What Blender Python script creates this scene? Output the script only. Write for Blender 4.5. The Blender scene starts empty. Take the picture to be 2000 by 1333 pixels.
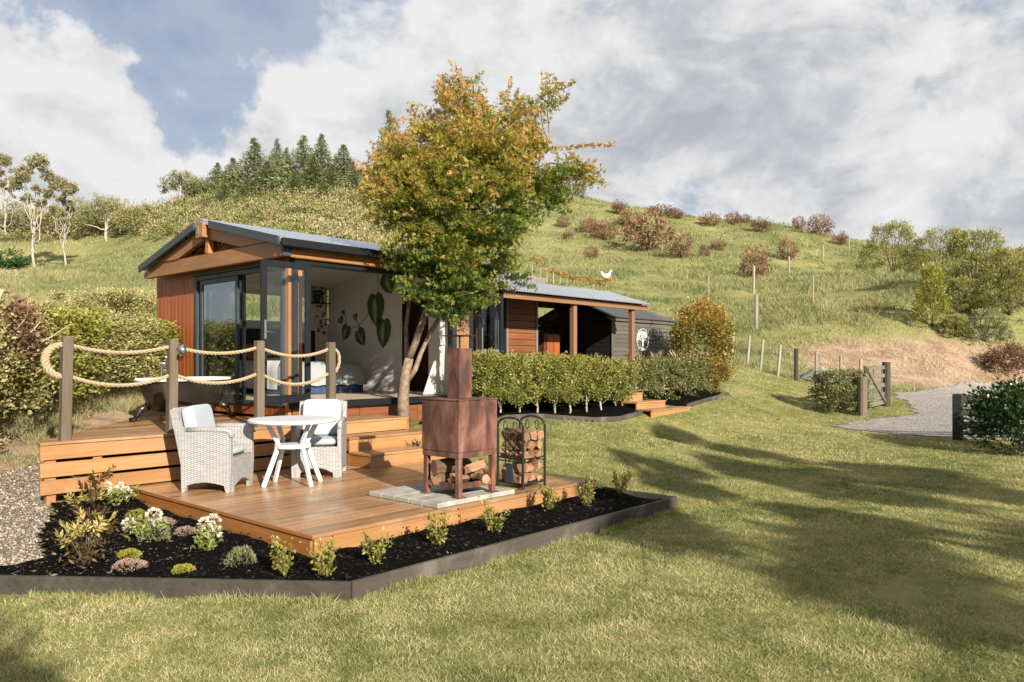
import bpy, math, random
import numpy as np
from mathutils import Vector, Matrix

# ------------------------------------------------------------------ frame
# World axes follow the cabin: +X runs along its long side, +Y across it. The camera stands at the origin.
SC = bpy.context.scene
COL = SC.collection
EYE = 1.66
FOC, HOR = 1488.0, 705.0                       # focal length and horizon in photo pixels (2000 wide)
FW = np.array([0.7455, 0.6665]); RT = np.array([0.6665, -0.7455])

cam_d = bpy.data.cameras.new('camera')
cam = bpy.data.objects.new('camera', cam_d); COL.objects.link(cam)
cam.location = (0, 0, EYE)
cam.rotation_euler = (math.radians(90), 0, -math.atan2(FW[0], FW[1]))
cam_d.sensor_width = 36; cam_d.lens = 36 * FOC / 2000
cam_d.shift_y = (HOR - 666.5) / 2000
cam_d.clip_start = 0.05; cam_d.clip_end = 3000
SC.camera = cam

SUN_EL = math.radians(23.5)
SUN_H = np.array([-0.312, -0.950]); SUN_H /= np.linalg.norm(SUN_H)
SUN = Vector((SUN_H[0] * math.cos(SUN_EL), SUN_H[1] * math.cos(SUN_EL), math.sin(SUN_EL)))
sl = bpy.data.lights.new('sun', 'SUN'); sl.energy = 5.0; sl.angle = math.radians(0.55); sl.color = (1.0, 0.915, 0.785)
so = bpy.data.objects.new('sun', sl); COL.objects.link(so)
so.rotation_euler = SUN.to_track_quat('Z', 'Y').to_euler(); so.location = (-6, -18, 12)

vs = SC.view_settings
vs.view_transform = 'Standard'; vs.look = 'None'; vs.gamma = 1.0; vs.use_curve_mapping = False
vs.exposure = 1.12
SC.cycles.use_denoising = True
SC.cycles.max_bounces = 7; SC.cycles.transparent_max_bounces = 12
SC.cycles.diffuse_bounces = 3; SC.cycles.glossy_bounces = 3; SC.cycles.transmission_bounces = 6


def sky_dir(px, py):
    v = np.array([FW[0] * FOC + RT[0] * (px - 1000), FW[1] * FOC + RT[1] * (px - 1000), HOR - py])
    return v / np.linalg.norm(v)


class NT:
    """small helper to write node trees"""
    def __init__(s, tree):
        s.t = tree; s.n = tree.nodes; s.l = tree.links; s.alb = 1.0
    def node(s, typ, **kw):
        n = s.n.new(typ)
        for k, v in kw.items():
            setattr(n, k, v)
        return n
    def put(s, sock, v):
        if hasattr(v, 'is_output') or isinstance(v, bpy.types.NodeSocket):
            s.l.new(v, sock)
        elif isinstance(v, (tuple, list)) and len(v) == 3 and sock.type == 'RGBA':
            sock.default_value = (*v, 1)
        else:
            sock.default_value = v
    def math(s, op, a, b=None, c=None, clamp=False):
        n = s.node('ShaderNodeMath', operation=op); n.use_clamp = clamp
        s.put(n.inputs[0], a)
        if b is not None: s.put(n.inputs[1], b)
        if c is not None: s.put(n.inputs[2], c)
        return n.outputs[0]
    def vmath(s, op, a, b=None, scale=None):
        n = s.node('ShaderNodeVectorMath', operation=op)
        s.put(n.inputs[0], a)
        if b is not None: s.put(n.inputs[1], b)
        if scale is not None: s.put(n.inputs['Scale'], scale)
        return n.outputs['Value'] if op in ('DOT_PRODUCT', 'LENGTH') else n.outputs[0]
    def maprange(s, v, a, b, c=0.0, d=1.0, smooth=True):
        n = s.node('ShaderNodeMapRange')
        n.interpolation_type = 'SMOOTHSTEP' if smooth else 'LINEAR'
        s.put(n.inputs[0], v)
        for i, q in enumerate((a, b, c, d)): s.put(n.inputs[i + 1], q)
        return n.outputs[0]
    def noise(s, vec, scale, detail=5, rough=0.55, dist=0.0, out=0):
        n = s.node('ShaderNodeTexNoise')
        if vec is not None: s.put(n.inputs['Vector'], vec)
        n.inputs['Scale'].default_value = scale; n.inputs['Detail'].default_value = detail
        n.inputs['Roughness'].default_value = rough; n.inputs['Distortion'].default_value = dist
        return n.outputs[out]
    def mix(s, f, a, b, mode='MIX'):
        n = s.node('ShaderNodeMix', data_type='RGBA', blend_type=mode)
        s.put(n.inputs[0], f); s.put(n.inputs[6], a); s.put(n.inputs[7], b)
        return n.outputs[2]
    def ramp(s, f, stops):
        n = s.node('ShaderNodeValToRGB'); e = n.color_ramp.elements
        while len(e) < len(stops): e.new(0.5)
        for el, (p, c) in zip(e, stops):
            el.position = p; el.color = (*[q * s.alb for q in c], 1)
        s.put(n.inputs[0], f)
        return n.outputs[0]


# ------------------------------------------------------------------ sky with cumulus
world = bpy.data.worlds.new('World'); SC.world = world; world.use_nodes = True
k = NT(world.node_tree); k.n.clear()
SKY_STR = 0.10
# (photo point, width in degrees, amount): blue gaps and thick banks, then grey and bright parts of the cloud
SKY_GAPS = [(330, 20, 10, -0.15), (60, 0, 7, -0.14), (650, 10, 8, -0.14), (1130, 50, 5, -0.16), (370, 170, 5, -0.13), (330, 260, 4, -0.06), (190, 375, 5, -0.15), (1930, 90, 8, -0.16), (1000, 130, 3, -0.10),
            (110, 220, 10, 0.24), (150, 280, 7, 0.12), (640, 200, 14, 0.13), (1150, 280, 12, 0.14), (1450, 260, 26, 0.13), (930, 40, 5, 0.10), (1900, 330, 14, 0.08), (470, 340, 9, 0.08)]
SKY_TONE = [(1400, 60, 15, -0.24), (1620, 140, 13, -0.17), (1330, 300, 12, -0.10), (1950, 420, 12, -0.14), (620, 330, 12, -0.14), (150, 310, 9, 0.16), (140, 130, 8, 0.14), (700, 300, 8, 0.06), (560, 120, 9, 0.16), (1850, 250, 8, 0.14), (1130, 160, 7, 0.18), (1330, 400, 8, 0.10)]
sky = k.node('ShaderNodeTexSky', sky_type='NISHITA'); sky.sun_disc = False
sky.sun_elevation = SUN_EL; sky.sun_rotation = math.atan2(SUN_H[0], SUN_H[1])
sky.air_density = 1.0; sky.dust_density = 1.3; sky.ozone_density = 1.2
dirv = k.vmath('NORMALIZE', k.node('ShaderNodeTexCoord').outputs['Generated'])
mp = k.node('ShaderNodeMapping'); k.put(mp.inputs[0], dirv)
mp.inputs['Location'].default_value = (1.37, 0.42, 2.1); mp.inputs['Scale'].default_value = (1, 1, 1.5)
cvec = mp.outputs[0]
n_big = k.noise(cvec, 2.6, 10, 0.58, 0.25)
n_mid = k.noise(k.vmath('ADD', cvec, (3.1, 1.7, 0.4)), 6.5, 9, 0.6, 0.3)
n_up = k.noise(k.vmath('ADD', cvec, (0.01, 0.02, 0.085)), 2.6, 5, 0.55, 0.25)
m_up = k.noise(k.vmath('ADD', cvec, (3.11, 1.71, 0.44)), 6.5, 6, 0.6, 0.3)
bias = 0.0
wv = k.vmath('SCALE', k.vmath('SUBTRACT', k.noise(dirv, 5.0, 6, 0.6, 0.0, 1), (0.5, 0.5, 0.5)), scale=0.30)
ldir = k.vmath('NORMALIZE', k.vmath('ADD', dirv, wv))
def lobe(px, py, deg, amt, soft=0.05):
    global bias
    c = sky_dir(px, py)
    dt = k.vmath('DOT_PRODUCT', ldir, tuple(c))
    m = k.maprange(dt, math.cos(math.radians(deg)), math.cos(math.radians(deg * soft)), 0, amt)
    bias = k.math('ADD', bias, m) if not isinstance(bias, float) else m
for a in SKY_GAPS: lobe(*a)
dens = k.math('ADD', k.math('ADD', k.math('MULTIPLY', n_big, 0.95), k.math('MULTIPLY', n_mid, 0.38)), bias)
cover = k.maprange(dens, 0.55, 0.71)
bias = 0.0
for a in SKY_TONE: lobe(*a)
lit = k.math('ADD', k.math('MULTIPLY', k.math('SUBTRACT', n_big, n_up), 2.1), k.math('MULTIPLY', k.math('SUBTRACT', n_mid, m_up), 2.2))
lit = k.math('ADD', k.math('ADD', lit, k.math('MULTIPLY', k.math('SUBTRACT', n_mid, 0.5), 0.9)), 0.72)
thin = k.maprange(dens, 0.70, 1.0, 0.14, -0.16)
lit = k.math('ADD', k.math('ADD', lit, bias), thin)
ccol = k.ramp(k.math('ADD', lit, 0.0, clamp=True), [(0.0, (0.215, 0.223, 0.242)), (0.35, (0.262, 0.269, 0.284)), (0.65, (0.338, 0.34, 0.345)), (1.0, (0.395, 0.394, 0.394))])
blue = k.mix(0.75, sky.outputs[0], (1.62, 1.95, 2.55))
cover = k.math('MAXIMUM', cover, k.maprange(dens, 0.36, 0.60, 0.0, 0.22))
skyc = k.mix(cover, k.vmath('SCALE', blue, scale=0.85), k.vmath('SCALE', ccol, scale=1.0 / SKY_STR))
bg = k.node('ShaderNodeBackground'); bg.inputs[1].default_value = SKY_STR
k.put(bg.inputs[0], skyc)
k.l.new(bg.outputs[0], k.node('ShaderNodeOutputWorld').inputs[0])

# ------------------------------------------------------------------ places
rng = np.random.default_rng(7); random.seed(7)
def wxy(lat, d):
    return FW[0] * d + RT[0] * lat, FW[1] * d + RT[1] * lat
def latd(x, y):
    return RT[0] * x + RT[1] * y, FW[0] * x + FW[1] * y
def at(px, py, d):
    """the place d metres ahead of the camera along the line of sight through a photo point"""
    x, y = wxy((px - 1000) / FOC * d, d)
    return Vector((x, y, EYE + (HOR - py) * d / FOC))
def at_x(px, py, X):
    kx = (px - 1000) / FOC
    return at(px, py, X / (FW[0] + RT[0] * kx))
def at_y(px, py, Y):
    kx = (px - 1000) / FOC
    return at(px, py, Y / (FW[1] + RT[1] * kx))

# terrain heights: measured spots joined by a thin-plate spline (side, ahead, height)
TP = [(-3, 3, 0), (0, 3, 0), (4, 3, 0), (9, 3, 0), (0, -10, 0), (-12, -8, .1), (14, -8, 0), (-30, -30, .5), (30, -30, 0), (0, -30, 0), (-20, 5, 1.2), (25, 5, 0),
      (-1.1, 5.3, 0), (1.7, 8.7, 0), (-3.7, 5.4, 0), (4, 7, 0), (8, 8, 0), (12, 10, 0), (6, 11, 0.02), (9, 13, .05), (-4.6, 6.2, .03),
      (-5.2, 6.5, .06), (-5.2, 8.2, .17), (-6.3, 7.0, .3), (-7.5, 9, .85), (-6.6, 10.2, .9), (-6.3, 11.1, .93), (-8.5, 9.5, 1.0), (-6.25, 12.5, 1.0), (-5.4, 10, .45), (-10, 10, 1.2),
      (-1.7, 8.9, -.05), (-3.2, 8.2, -.03), (-.2, 8.2, -.03), (-1.84, 10.1, .0), (-1.3, 11.0, .15), (-4.2, 9.6, .1), (-3.8, 10.6, .25), (0.6, 9.7, .1), (0.25, 10.6, .30), (-.35, 11.8, .62), (-.34, 12.4, .72), (2.55, 15.2, .64), (3.4, 15.8, .6), (5.5, 18.9, .7),
      (1.4, 13.2, .52), (2.6, 13.0, .3), (2.8, 11, .08), (-2.4, 11.4, .35), (-3.6, 14, .75), (-1.3, 17.3, .8), (2.4, 20.7, 1.0), (.6, 15.5, .78), (-5.8, 14.2, .85),
      (-7.9, 15.1, 1.6), (-5.6, 18.5, 1.9), (-2.6, 21.1, 2.0), (1.2, 23.6, 2.1), (4.5, 24, 1.6)]
for px, py, d in ((1300, 860, 14), (1450, 800, 19), (1428, 707, 27.5), (1520, 735, 27), (1594, 752, 26), (1684, 812, 20), (1720, 797, 22.5), (1480, 762, 22.5), (1760, 850, 16), (1760, 782, 24), (1900, 746, 30), (2050, 742, 32), (2100, 800, 22), (2100, 860, 15),
                  (1740, 762, 27.5), (1480, 700, 30), (1600, 690, 32), (1640, 735, 29), (1750, 662, 33.5), (1900, 642, 34), (2050, 630, 34), (1300, 655, 35), (1450, 605, 45), (1300, 560, 55), (1500, 520, 68), (1700, 545, 60), (1850, 560, 50), (2050, 550, 46),
                  (1200, 485, 75), (1400, 472, 82), (1600, 475, 85), (1800, 505, 75), (1140, 384, 112), (1250, 408, 108), (1400, 430, 102), (1560, 446, 98), (1700, 472, 92), (1850, 490, 85), (2060, 500, 75),
                  (700, 570, 42), (900, 570, 44), (500, 580, 40), (700, 480, 68), (950, 480, 74), (600, 410, 92), (800, 372, 110), (730, 355, 122), (900, 356, 120), (1010, 362, 118), (520, 366, 112), (400, 380, 110), (300, 418, 115), (200, 455, 125), (0, 466, 125), (-200, 470, 125),
                  (100, 602, 26), (-100, 612, 24), (100, 556, 48), (250, 522, 70), (60, 525, 88), (200, 492, 100), (350, 510, 75), (-200, 540, 85), (-350, 600, 30), (-600, 560, 60)):
    TP.append(((px - 1000) / FOC * d, d, EYE + (HOR - py) * d / FOC))
for px, d, dz in ((1140, 112, -5), (1400, 102, -5), (1700, 92, -5), (2060, 75, -4), (730, 122, -6), (1000, 118, -6), (400, 108, -4), (0, 125, -3), (-300, 130, -3), (2600, 60, -2)):
    base = [t for t in TP if abs(t[1] - d) < 1 and abs(t[0] - (px - 1000) / FOC * d) < 1.5]
    z0 = base[0][2] if base else 18
    TP.append(((px - 1000) / FOC * (d + 55), d + 55, z0 + dz))
TP = np.array(TP, float)
def _u(r2): return 0.5 * r2 * np.log(np.maximum(r2, 1e-9))
_s = 30.0
_P = TP[:, :2] / _s
_n = len(_P)
_K = _u(((_P[:, None] - _P[None]) ** 2).sum(-1)) + np.eye(_n) * 2e-5
_A = np.zeros((_n + 3, _n + 3)); _A[:_n, :_n] = _K; _A[:_n, _n] = 1; _A[:_n, _n + 1:] = _P; _A[_n:, :_n] = _A[:_n, _n:].T
_w = np.linalg.solve(_A, np.concatenate([TP[:, 2], np.zeros(3)]))
def terr(lat, d):
    lat = np.asarray(lat, float); d = np.asarray(d, float)
    q = np.stack([lat.ravel(), d.ravel()], -1) / _s
    out = np.empty(len(q))
    for i in range(0, len(q), 20000):
        b = q[i:i + 20000]
        out[i:i + 20000] = _u(((b[:, None] - _P[None]) ** 2).sum(-1)) @ _w[:_n] + _w[_n] + b @ _w[_n + 1:]
    return out.reshape(lat.shape)
def gz(x, y):
    l, d = latd(x, y)
    return float(terr(l, d))
_ds = np.geomspace(4, 170, 900)
def hit(px, py):
    """the spot of the terrain seen at a photo point"""
    kx = (px - 1000) / FOC
    zz = terr(kx * _ds, _ds); ray = EYE + (HOR - py) * _ds / FOC
    i = np.nonzero(ray <= zz)[0]
    i = i[0] if len(i) else int(np.argmax(np.where(_ds < 135, (zz - ray) / _ds, -9)))
    d = _ds[i]
    x, y = wxy(kx * d, d)
    return Vector((x, y, float(zz[i]))), d

def vnoise(x, y, seed=0):
    x = np.asarray(x, float); y = np.asarray(y, float)
    xi = np.floor(x).astype(np.int64); yi = np.floor(y).astype(np.int64)
    fx = x - xi; fy = y - yi; fx = fx * fx * (3 - 2 * fx); fy = fy * fy * (3 - 2 * fy)
    def h(a, b):
        n = (a * 374761393 + b * 668265263 + seed * 974711) & 0x7fffffff
        n = ((n ^ (n >> 13)) * 1274126177) & 0x7fffffff
        return ((n ^ (n >> 16)) & 0xffff) / 65535.0
    return (h(xi, yi) * (1 - fx) + h(xi + 1, yi) * fx) * (1 - fy) + (h(xi, yi + 1) * (1 - fx) + h(xi + 1, yi + 1) * fx) * fy
def fbm(x, y, seed=0, o=4):
    s = 0; a = 0.5; t = 0
    for i in range(o):
        s = s + a * vnoise(x * 2 ** i, y * 2 ** i, seed + i); t += a; a *= 0.55
    return s / t

# ------------------------------------------------------------------ materials
MATS = {}
ALB = 0.86                    # all paints and leaves a little darker: the light is low and strong
def new_mat(name):
    m = bpy.data.materials.new(name); m.use_nodes = True
    kk = NT(m.node_tree); kk.n.clear(); kk.alb = ALB
    out = kk.node('ShaderNodeOutputMaterial')
    MATS[name] = m
    return m, kk, out
def pbsdf(kk, color, rough=0.6, metal=0.0, spec=0.5, bump=None, bstr=0.3, bdist=0.01):
    p = kk.node('ShaderNodeBsdfPrincipled')
    kk.put(p.inputs['Base Color'], color); kk.put(p.inputs['Roughness'], rough); kk.put(p.inputs['Metallic'], metal)
    kk.put(p.inputs['Specular IOR Level'], spec)
    if bump is not None:
        b = kk.node('ShaderNodeBump'); b.inputs['Strength'].default_value = bstr; b.inputs['Distance'].default_value = bdist
        kk.put(b.inputs['Height'], bump); kk.l.new(b.outputs[0], p.inputs['Normal'])
    return p.outputs[0]
def mul(c, f): return tuple(min(1, max(0, q * f)) for q in c)
def plain(name, col, rough=0.6, metal=0.0, var=0.25, scale=8, bstr=0.15, spec=0.5, col2=None):
    m, kk, out = new_mat(name)
    tc = kk.node('ShaderNodeTexCoord').outputs['Object']
    n = kk.noise(tc, scale, 6, 0.6)
    c = kk.ramp(n, [(0.3, col2 or mul(col, 1 - var)), (0.7, mul(col, 1 + var * 0.6))])
    f = kk.noise(tc, scale * 7, 4, 0.6)
    kk.l.new(pbsdf(kk, c, kk.maprange(f, 0.3, 0.7, max(.05, rough - .08), min(1, rough + .1)), metal, spec, f, bstr, 0.004), out.inputs[0])
    return m
def wood(name, c1, c2, axis=0, rough=0.55, grain=1.0, bstr=0.25, spec=0.4, knots=True, wear=None, tone=0.22):
    """timber: grain stretched along axis, a tone of its own for every board"""
    m, kk, out = new_mat(name)
    tc = kk.node('ShaderNodeTexCoord').outputs['Object']
    info = kk.node('ShaderNodeObjectInfo').outputs['Random']
    off = kk.node('ShaderNodeCombineXYZ')
    for i in range(3): kk.put(off.inputs[i], kk.math('MULTIPLY', info, 37.0 + 11 * i))
    v = kk.vmath('ADD', tc, off.outputs[0])
    mpp = kk.node('ShaderNodeMapping'); kk.put(mpp.inputs[0], v)
    s = [22.0 * grain] * 3; s[axis] = 1.3 * grain
    mpp.inputs['Scale'].default_value = s
    g = kk.noise(mpp.outputs[0], 1.0, 6, 0.62, 0.6)
    mp2 = kk.node('ShaderNodeMapping'); kk.put(mp2.inputs[0], v)
    s2 = [5.0 * grain] * 3; s2[axis] = 0.7 * grain; mp2.inputs['Scale'].default_value = s2
    b = kk.noise(mp2.outputs[0], 1.0, 4, 0.55, 0.8)
    f = kk.math('ADD', kk.math('MULTIPLY', g, 0.6), kk.math('MULTIPLY', b, 0.4))
    c = kk.ramp(f, [(0.33, c2), (0.5, tuple((a + q) / 2 for a, q in zip(c1, c2))), (0.66, c1)])
    c = kk.mix(1.0, c, kk.ramp(info, [(0, ((1 - tone) / ALB,) * 3), (1, ((1 + tone * .4) / ALB,) * 3)]), 'MULTIPLY')
    if wear:
        wn = kk.maprange(kk.noise(tc, 2.3, 5, 0.6, 0.4), 0.5, 0.72)
        c = kk.mix(kk.math('MULTIPLY', wn, 0.65), c, wear)
    kk.l.new(pbsdf(kk, c, kk.maprange(g, 0.3, 0.7, rough - .1, rough + .12), 0, spec, f, bstr, 0.004), out.inputs[0])
    return m
def leaf_mat(name, stops, rough=0.5, trans=0.35, tcol=1.5):
    m, kk, out = new_mat(name)
    a = kk.node('ShaderNodeAttribute', attribute_name='tint').outputs['Fac']
    c = kk.ramp(a, stops)
    p = pbsdf(kk, c, rough, 0, 0.35)
    t = kk.node('ShaderNodeBsdfTranslucent'); kk.put(t.inputs[0], kk.mix(1.0, c, (tcol, tcol * 0.95, 0.45), 'MULTIPLY'))
    x = kk.node('ShaderNodeMixShader'); x.inputs[0].default_value = trans
    kk.l.new(p, x.inputs[1]); kk.l.new(t.outputs[0], x.inputs[2]); kk.l.new(x.outputs[0], out.inputs[0])
    return m
def glass_mat(name, tint=(0.86, 0.9, 0.9), refl=1.0):
    m, kk, out = new_mat(name)
    geo_ = kk.node('ShaderNodeNewGeometry')
    cs = kk.math('ABSOLUTE', kk.vmath('DOT_PRODUCT', geo_.outputs['Normal'], geo_.outputs['Incoming']))
    fr = kk.math('ADD', 0.045, kk.math('MULTIPLY', 0.955, kk.math('POWER', kk.math('SUBTRACT', 1.0, cs), 5.0)))
    t = kk.node('ShaderNodeBsdfTransparent'); kk.put(t.inputs[0], tint)
    g = kk.node('ShaderNodeBsdfGlossy'); g.inputs['Roughness'].default_value = 0.01; kk.put(g.inputs[0], (0.95, 0.97, 1))
    x = kk.node('ShaderNodeMixShader'); kk.put(x.inputs[0], kk.math('MULTIPLY', fr, refl, clamp=True))
    kk.l.new(t.outputs[0], x.inputs[1]); kk.l.new(g.outputs[0], x.inputs[2]); kk.l.new(x.outputs[0], out.inputs[0])
    return m

DECK1, DECK2 = (0.43, 0.225, 0.092), (0.31, 0.145, 0.052)
wood('deck_top', (0.41, 0.235, 0.118), (0.28, 0.14, 0.062), 0, 0.34, spec=0.6, wear=(0.37, 0.25, 0.155), tone=0.34)
wood('deck_face', DECK1, DECK2, 0, 0.5, tone=0.18, wear=(0.30, 0.185, 0.10))
wood('deck_side', (0.38, 0.165, 0.05), (0.26, 0.10, 0.025), 1, 0.45, tone=0.12)
wood('cladding', (0.33, 0.098, 0.026), (0.225, 0.06, 0.014), 2, 0.5, tone=0.2)
wood('cladding_h', (0.23, 0.088, 0.034), (0.15, 0.052, 0.018), 0, 0.5, tone=0.2)
wood('beam_x', (0.36, 0.175, 0.062), (0.24, 0.098, 0.028), 0, 0.5, tone=0.1)
wood('beam_y', (0.33, 0.165, 0.064), (0.19, 0.08, 0.026), 1, 0.5, tone=0.1, wear=(0.20, 0.105, 0.045))
wood('beam_z', (0.47, 0.21, 0.07), (0.35, 0.135, 0.036), 2, 0.5, tone=0.1)
wood('verandah_post', (0.31, 0.175, 0.09), (0.20, 0.10, 0.046), 2, 0.6)
wood('verandah_beam', (0.30, 0.165, 0.085), (0.20, 0.10, 0.045), 0, 0.6)
wood('weathered_post', (0.175, 0.138, 0.10), (0.095, 0.072, 0.05), 2, 0.75, bstr=0.5, spec=0.2, tone=0.15)
wood('fence_grey', (0.42, 0.38, 0.31), (0.25, 0.22, 0.17), 2, 0.8, spec=0.2)
wood('fence_dark', (0.075, 0.066, 0.05), (0.035, 0.032, 0.024), 2, 0.8, spec=0.2)
wood('rail_dark', (0.05, 0.048, 0.042), (0.022, 0.022, 0.02), 0, 0.8, spec=0.2)
wood('gate_wood', (0.20, 0.19, 0.155), (0.11, 0.10, 0.08), 0, 0.8, spec=0.2)
wood('edging', (0.085, 0.073, 0.058), (0.045, 0.039, 0.031), 0, 0.75, bstr=0.4, spec=0.25, wear=(0.14, 0.125, 0.10))
wood('shed_boards', (0.115, 0.105, 0.088), (0.08, 0.073, 0.06), 0, 0.7, tone=0.12, spec=0.25)
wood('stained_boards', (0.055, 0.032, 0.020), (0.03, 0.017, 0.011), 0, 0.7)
wood('red_timber', (0.17, 0.05, 0.022), (0.09, 0.024, 0.010), 2, 0.5)
wood('split_wood', (0.42, 0.255, 0.155), (0.19, 0.088, 0.045), 0, 0.8, bstr=0.6, spec=0.15, tone=0.45)
wood('bark', (0.17, 0.115, 0.075), (0.06, 0.038, 0.025), 0, 0.95, bstr=0.9, spec=0.1, tone=0.35)
wood('floor_boards', (0.55, 0.45, 0.33), (0.42, 0.33, 0.23), 0, 0.4)
plain('frame_dark', (0.010, 0.012, 0.014), 0.5, 0.0, 0.15, 6, 0.05, 0.2)
plain('frame_grey', (0.038, 0.050, 0.058), 0.45, 0.0, 0.15, 6, 0.05, 0.3)
plain('roof_metal', (0.66, 0.73, 0.80), 0.28, 0.85, 0.06, 3, 0.0)
plain('corrugate', (0.70, 0.74, 0.77), 0.3, 0.85, 0.08, 3, 0.0)
plain('shed_roof', (0.075, 0.078, 0.08), 0.55, 0.1, 0.15, 3, 0.05)
plain('fascia_grey', (0.19, 0.175, 0.16), 0.6, 0.0, 0.15, 3, 0.05)
plain('white_wall', (0.74, 0.71, 0.66), 0.8, 0.0, 0.03, 3, 0.04, 0.2)
plain('white_paint', (0.78, 0.77, 0.75), 0.45, 0.0, 0.03, 5, 0.05)
plain('table_white', (0.56, 0.575, 0.60), 0.5, 0.0, 0.04, 9, 0.08)
plain('linen_white', (0.62, 0.61, 0.60), 0.9, 0.0, 0.05, 12, 0.2, 0.1)
plain('linen_grey', (0.30, 0.315, 0.325), 0.9, 0.0, 0.1, 10, 0.25, 0.1)
plain('blue_cloth', (0.045, 0.075, 0.15), 0.9, 0.0, 0.3, 10, 0.2, 0.1)
plain('red_cloth', (0.38, 0.05, 0.05), 0.9, 0.0, 0.2, 10, 0.2, 0.1)
plain('teal_cloth', (0.06, 0.11, 0.09), 0.9, 0.0, 0.3, 10, 0.2, 0.1)
plain('pink_cloth', (0.32, 0.13, 0.12), 0.9, 0.0, 0.2, 10, 0.2, 0.1)
plain('cushion', (0.36, 0.40, 0.43), 0.9, 0.0, 0.05, 14, 0.2, 0.1)
plain('black_panel', (0.012, 0.012, 0.012), 0.6, 0.0, 0.2, 5, 0.05)
plain('black_iron', (0.022, 0.024, 0.024), 0.5, 0.3, 0.2, 20, 0.2)
plain('dark_bronze', (0.050, 0.042, 0.036), 0.28, 0.55, 0.25, 4, 0.05)
plain('chrome', (0.62, 0.62, 0.60), 0.14, 1.0, 0.05, 4, 0.0)
plain('stone_grey', (0.36, 0.36, 0.36), 0.9, 0, 0.3, 6, 0.4, 0.2)
plain('terracotta', (0.36, 0.13, 0.065), 0.8, 0, 0.2, 6, 0.2)
plain('paver', (0.36, 0.345, 0.30), 0.85, 0.0, 0.22, 7, 0.4, 0.2, col2=(0.24, 0.235, 0.195))
plain('soil', (0.17, 0.10, 0.055), 0.95, 0, 0.4, 4, 0.6, 0.1)
plain('mulch_base', (0.006, 0.0055, 0.005), 0.95, 0.0, 0.4, 16, 0.8, 0.02)
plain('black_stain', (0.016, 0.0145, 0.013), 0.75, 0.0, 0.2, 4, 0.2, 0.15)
plain('mural_dark', (0.055, 0.105, 0.042), 0.7, 0, 0.3, 10, 0.0)
plain('mural_mid', (0.34, 0.36, 0.15), 0.7, 0, 0.35, 10, 0.0)
plain('mural_stem', (0.07, 0.062, 0.03), 0.7, 0, 0.2, 10, 0.0)
plain('rope_fibre', (0.40, 0.31, 0.205), 0.9, 0.0, 0.25, 60, 0.6, 0.1)
plain('trunk_grey', (0.25, 0.185, 0.13), 0.85, 0.0, 0.45, 14, 0.8, 0.15, col2=(0.11, 0.085, 0.06))
plain('trunk_pale', (0.42, 0.37, 0.31), 0.85, 0.0, 0.3, 3, 0.5, 0.15, col2=(0.24, 0.21, 0.175))
plain('trunk_dark', (0.12, 0.085, 0.06), 0.9, 0.0, 0.4, 5, 0.6, 0.1)
plain('stem_pale', (0.40, 0.34, 0.26), 0.85, 0.0, 0.35, 20, 0.5, 0.1)
plain('flower_white', (0.78, 0.72, 0.68), 0.7, 0, 0.08, 30, 0.1, 0.2)
plain('wire_steel', (0.35, 0.35, 0.34), 0.4, 0.8, 0.1, 5, 0.0)
glass_mat('pane_clear', (0.93, 0.95, 0.94), 1.0)
glass_mat('pane_mirror', (0.62, 0.68, 0.68), 3.0)

# sheer curtain
m, kk, out = new_mat('sheer')
d1 = kk.node('ShaderNodeBsdfDiffuse'); kk.put(d1.inputs[0], (0.80, 0.79, 0.77))
t1 = kk.node('ShaderNodeBsdfTranslucent'); kk.put(t1.inputs[0], (0.75, 0.75, 0.73))
t2 = kk.node('ShaderNodeBsdfTransparent')
x1 = kk.node('ShaderNodeMixShader'); x1.inputs[0].default_value = 0.4; kk.l.new(d1.outputs[0], x1.inputs[1]); kk.l.new(t1.outputs[0], x1.inputs[2])
x2 = kk.node('ShaderNodeMixShader'); x2.inputs[0].default_value = 0.22; kk.l.new(x1.outputs[0], x2.inputs[1]); kk.l.new(t2.outputs[0], x2.inputs[2])
kk.l.new(x2.outputs[0], out.inputs[0])
# rusted steel
m, kk, out = new_mat('rust')
tc = kk.node('ShaderNodeTexCoord').outputs['Object']
mpp = kk.node('ShaderNodeMapping'); kk.put(mpp.inputs[0], tc); mpp.inputs['Scale'].default_value = (1, 1, 0.4)
a = kk.noise(mpp.outputs[0], 6.0, 7, 0.62, 0.7); b = kk.noise(tc, 34, 5, 0.65); c3 = kk.noise(mpp.outputs[0], 2.6, 4, 0.5, 0.5)
col = kk.ramp(a, [(0.30, (0.045, 0.022, 0.018)), (0.45, (0.115, 0.048, 0.034)), (0.58, (0.205, 0.095, 0.070)), (0.74, (0.31, 0.19, 0.155))])
col = kk.mix(kk.maprange(c3, 0.56, 0.70, 0, 0.85), col, (0.30, 0.098, 0.026))
col = kk.mix(kk.maprange(c3, 0.30, 0.44, 0.7, 0.0), col, (0.045, 0.026, 0.026))
col = kk.mix(kk.math('MULTIPLY', b, 0.35), col, (0.06, 0.03, 0.02))
kk.l.new(pbsdf(kk, col, 0.72, 0.15, 0.3, b, 0.35, 0.003), out.inputs[0])
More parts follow.
